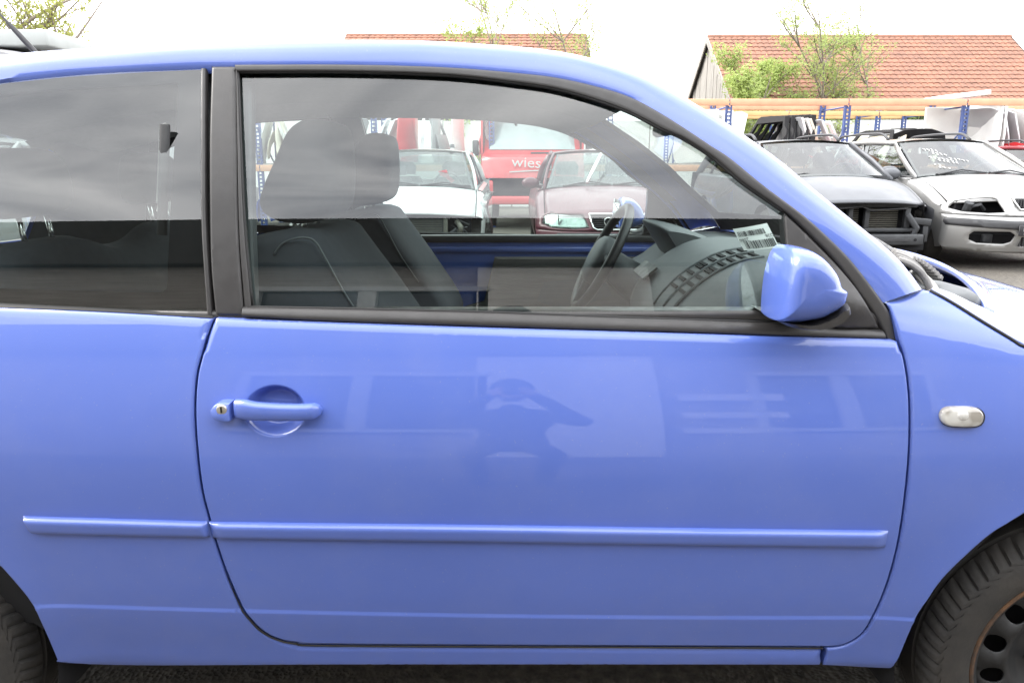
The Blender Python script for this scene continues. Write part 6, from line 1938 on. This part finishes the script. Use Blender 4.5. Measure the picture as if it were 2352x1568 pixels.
# ================================================================== photographer, seen only as a dark mirror image in the paint
CLOTH = mat('dark_jacket', (.035, .037, .045), rough=.9, var=.3, vscale=14, bump=.2, bscale=120)
JEANS = mat('dark_trousers', (.03, .035, .055), rough=.9, var=.3, vscale=20)
SKIN = mat('skin', (.50, .32, .24), rough=.5, var=.12, vscale=14)
pb = empty('person', (0, -2.42, 0), 0, 'person in dark cap and jacket crouching with a camera before the workshop', 'person')
def skin_fig(name, verts, edges, radii, m, root=0, sub=2):
    me = bpy.data.meshes.new(name); me.from_pydata(verts, edges, [])
    o = bpy.data.objects.new(name, me); COL.objects.link(o); o.parent = pb
    sk = o.modifiers.new('skin', 'SKIN'); sk.use_smooth_shade = True
    for i, r_ in enumerate(radii): me.skin_vertices[0].data[i].radius = (r_, r_) if not isinstance(r_, tuple) else r_
    me.skin_vertices[0].data[root].use_root = True
    su = o.modifiers.new('sub', 'SUBSURF'); su.levels = sub; su.render_levels = sub
    me.materials.append(m)
    return o
# camera is held at (0, .60, 1.20) in this local frame; the lens looks along +y
DZ, DY = -.385, -.06
bv = [(0, -.30, .62), (0, -.26, .76), (0, -.18, .90), (0, -.11, 1.02), (0, -.05, 1.10), (0, .0, 1.16),
      (-.10, -.28, .58), (-.17, .10, .50), (-.15, -.22, .10), (-.15, -.05, .04),
      (.10, -.28, .58), (.17, .10, .50), (.15, -.22, .10), (.15, -.05, .04),
      (-.19, -.10, 1.03), (-.31, .04, .92), (-.13, .20, 1.15), (-.075, .27, 1.20),
      (.19, -.10, 1.03), (.31, .04, .92), (.13, .20, 1.15), (.075, .27, 1.20)]
be = [(0, 1), (1, 2), (2, 3), (3, 4), (4, 5), (0, 6), (6, 7), (7, 8), (8, 9), (0, 10), (10, 11), (11, 12), (12, 13), (3, 14), (14, 15), (15, 16), (16, 17), (3, 18), (18, 19), (19, 20), (20, 21)]
br = [(.16, .12), (.155, .11), (.17, .115), (.15, .10), .06, .055, .095, .065, .05, .045, .095, .065, .05, .045, .075, .055, .038, .03, .075, .055, .038, .03]
skin_fig('body', bv, be, br, CLOTH)
hv = [(0, .09, 1.56), (0, .10, 1.63), (0, .10, 1.70), (0, .10, 1.76)]
hv = [(a_, b_ + DY, c_ + DZ) for a_, b_, c_ in hv]
hd = skin_fig('head', hv, [(0, 1), (1, 2), (2, 3)], [.055, (.072, .085), (.078, .098), (.06, .075)], SKIN)
mb = MB(); mb.tube([(0, .195, 1.665), (0, .215, 1.635), (0, .20, 1.625)], [.010, .016, .010], 8)
for sd in (-1, 1): mb.lathe([(0, .012), (.011, .008), (.013, 0)], 10, (sd * .032, .178, 1.668), 'y'); mb.tube([(sd * .078, .10, 1.68), (sd * .085, .09, 1.65), (sd * .078, .10, 1.625)], [.012, .016, .010], 8)
mb.tube([(-.025, .188, 1.597), (0, .195, 1.594), (.025, .188, 1.597)], .006, 6); mb.v = [(a_, b_ + DY, c_ + DZ) for a_, b_, c_ in mb.v]; mb.build('face_features', SKIN, pb)
mb = MB(); mb.lathe([(.0, .115), (.05, .105), (.085, .07), (.097, .03), (.098, 0)], 28, (0, .095, 1.685), 'z'); mb.grid(lambda u, v: Vector(((2 * v - 1) * .08, .17 + .09 * u * (1 - (2 * v - 1) ** 2 * .5), 1.70 - .02 * u)), 4, 8); mb.v = [(a_, b_ + DY, c_ + DZ) for a_, b_, c_ in mb.v]; mb.build('cap', CLOTH, pb)
for sd in (-1, 1):
    hv = [(sd * .078, .46, 1.20), (sd * .066, .50, 1.195)]; he = [(0, 1)]; hr_ = [.026, (.030, .018)]
    for j, (dz, ln) in enumerate([(.024, .060), (.009, .068), (-.006, .063), (-.021, .050)]):
        b_i = len(hv); hv += [(sd * .062, .515, 1.195 + dz), (sd * .050, .545, 1.197 + dz), (sd * .030, .552, 1.198 + dz)]; he += [(1, b_i), (b_i, b_i + 1), (b_i + 1, b_i + 2)]; hr_ += [.010, .009, .008]
    b_i = len(hv); hv += [(sd * .050, .490, 1.165), (sd * .030, .510, 1.158)]; he += [(1, b_i), (b_i, b_i + 1)]; hr_ += [.011, .009]
    hv = [(a_, b_ - .18, c_) for a_, b_, c_ in hv]
    skin_fig('hand', hv, he, hr_, SKIN, sub=1)
cm = MB(); cm.box((0, 0, 0), (.105, .028, .062)); co = cm.build('compact_camera', CPL, None, True, bevel=.006); co.location = (0, -2.42 + .345, 1.21)
tag(co, 'small black compact camera held by the person in the cap', 'camera')
mb = MB(); mb.lathe([(.024, .0), (.024, .020), (.018, .022), (.0, .018)], 24, (0, .012, 0), 'y'); mb.build('lens', CPL, co)
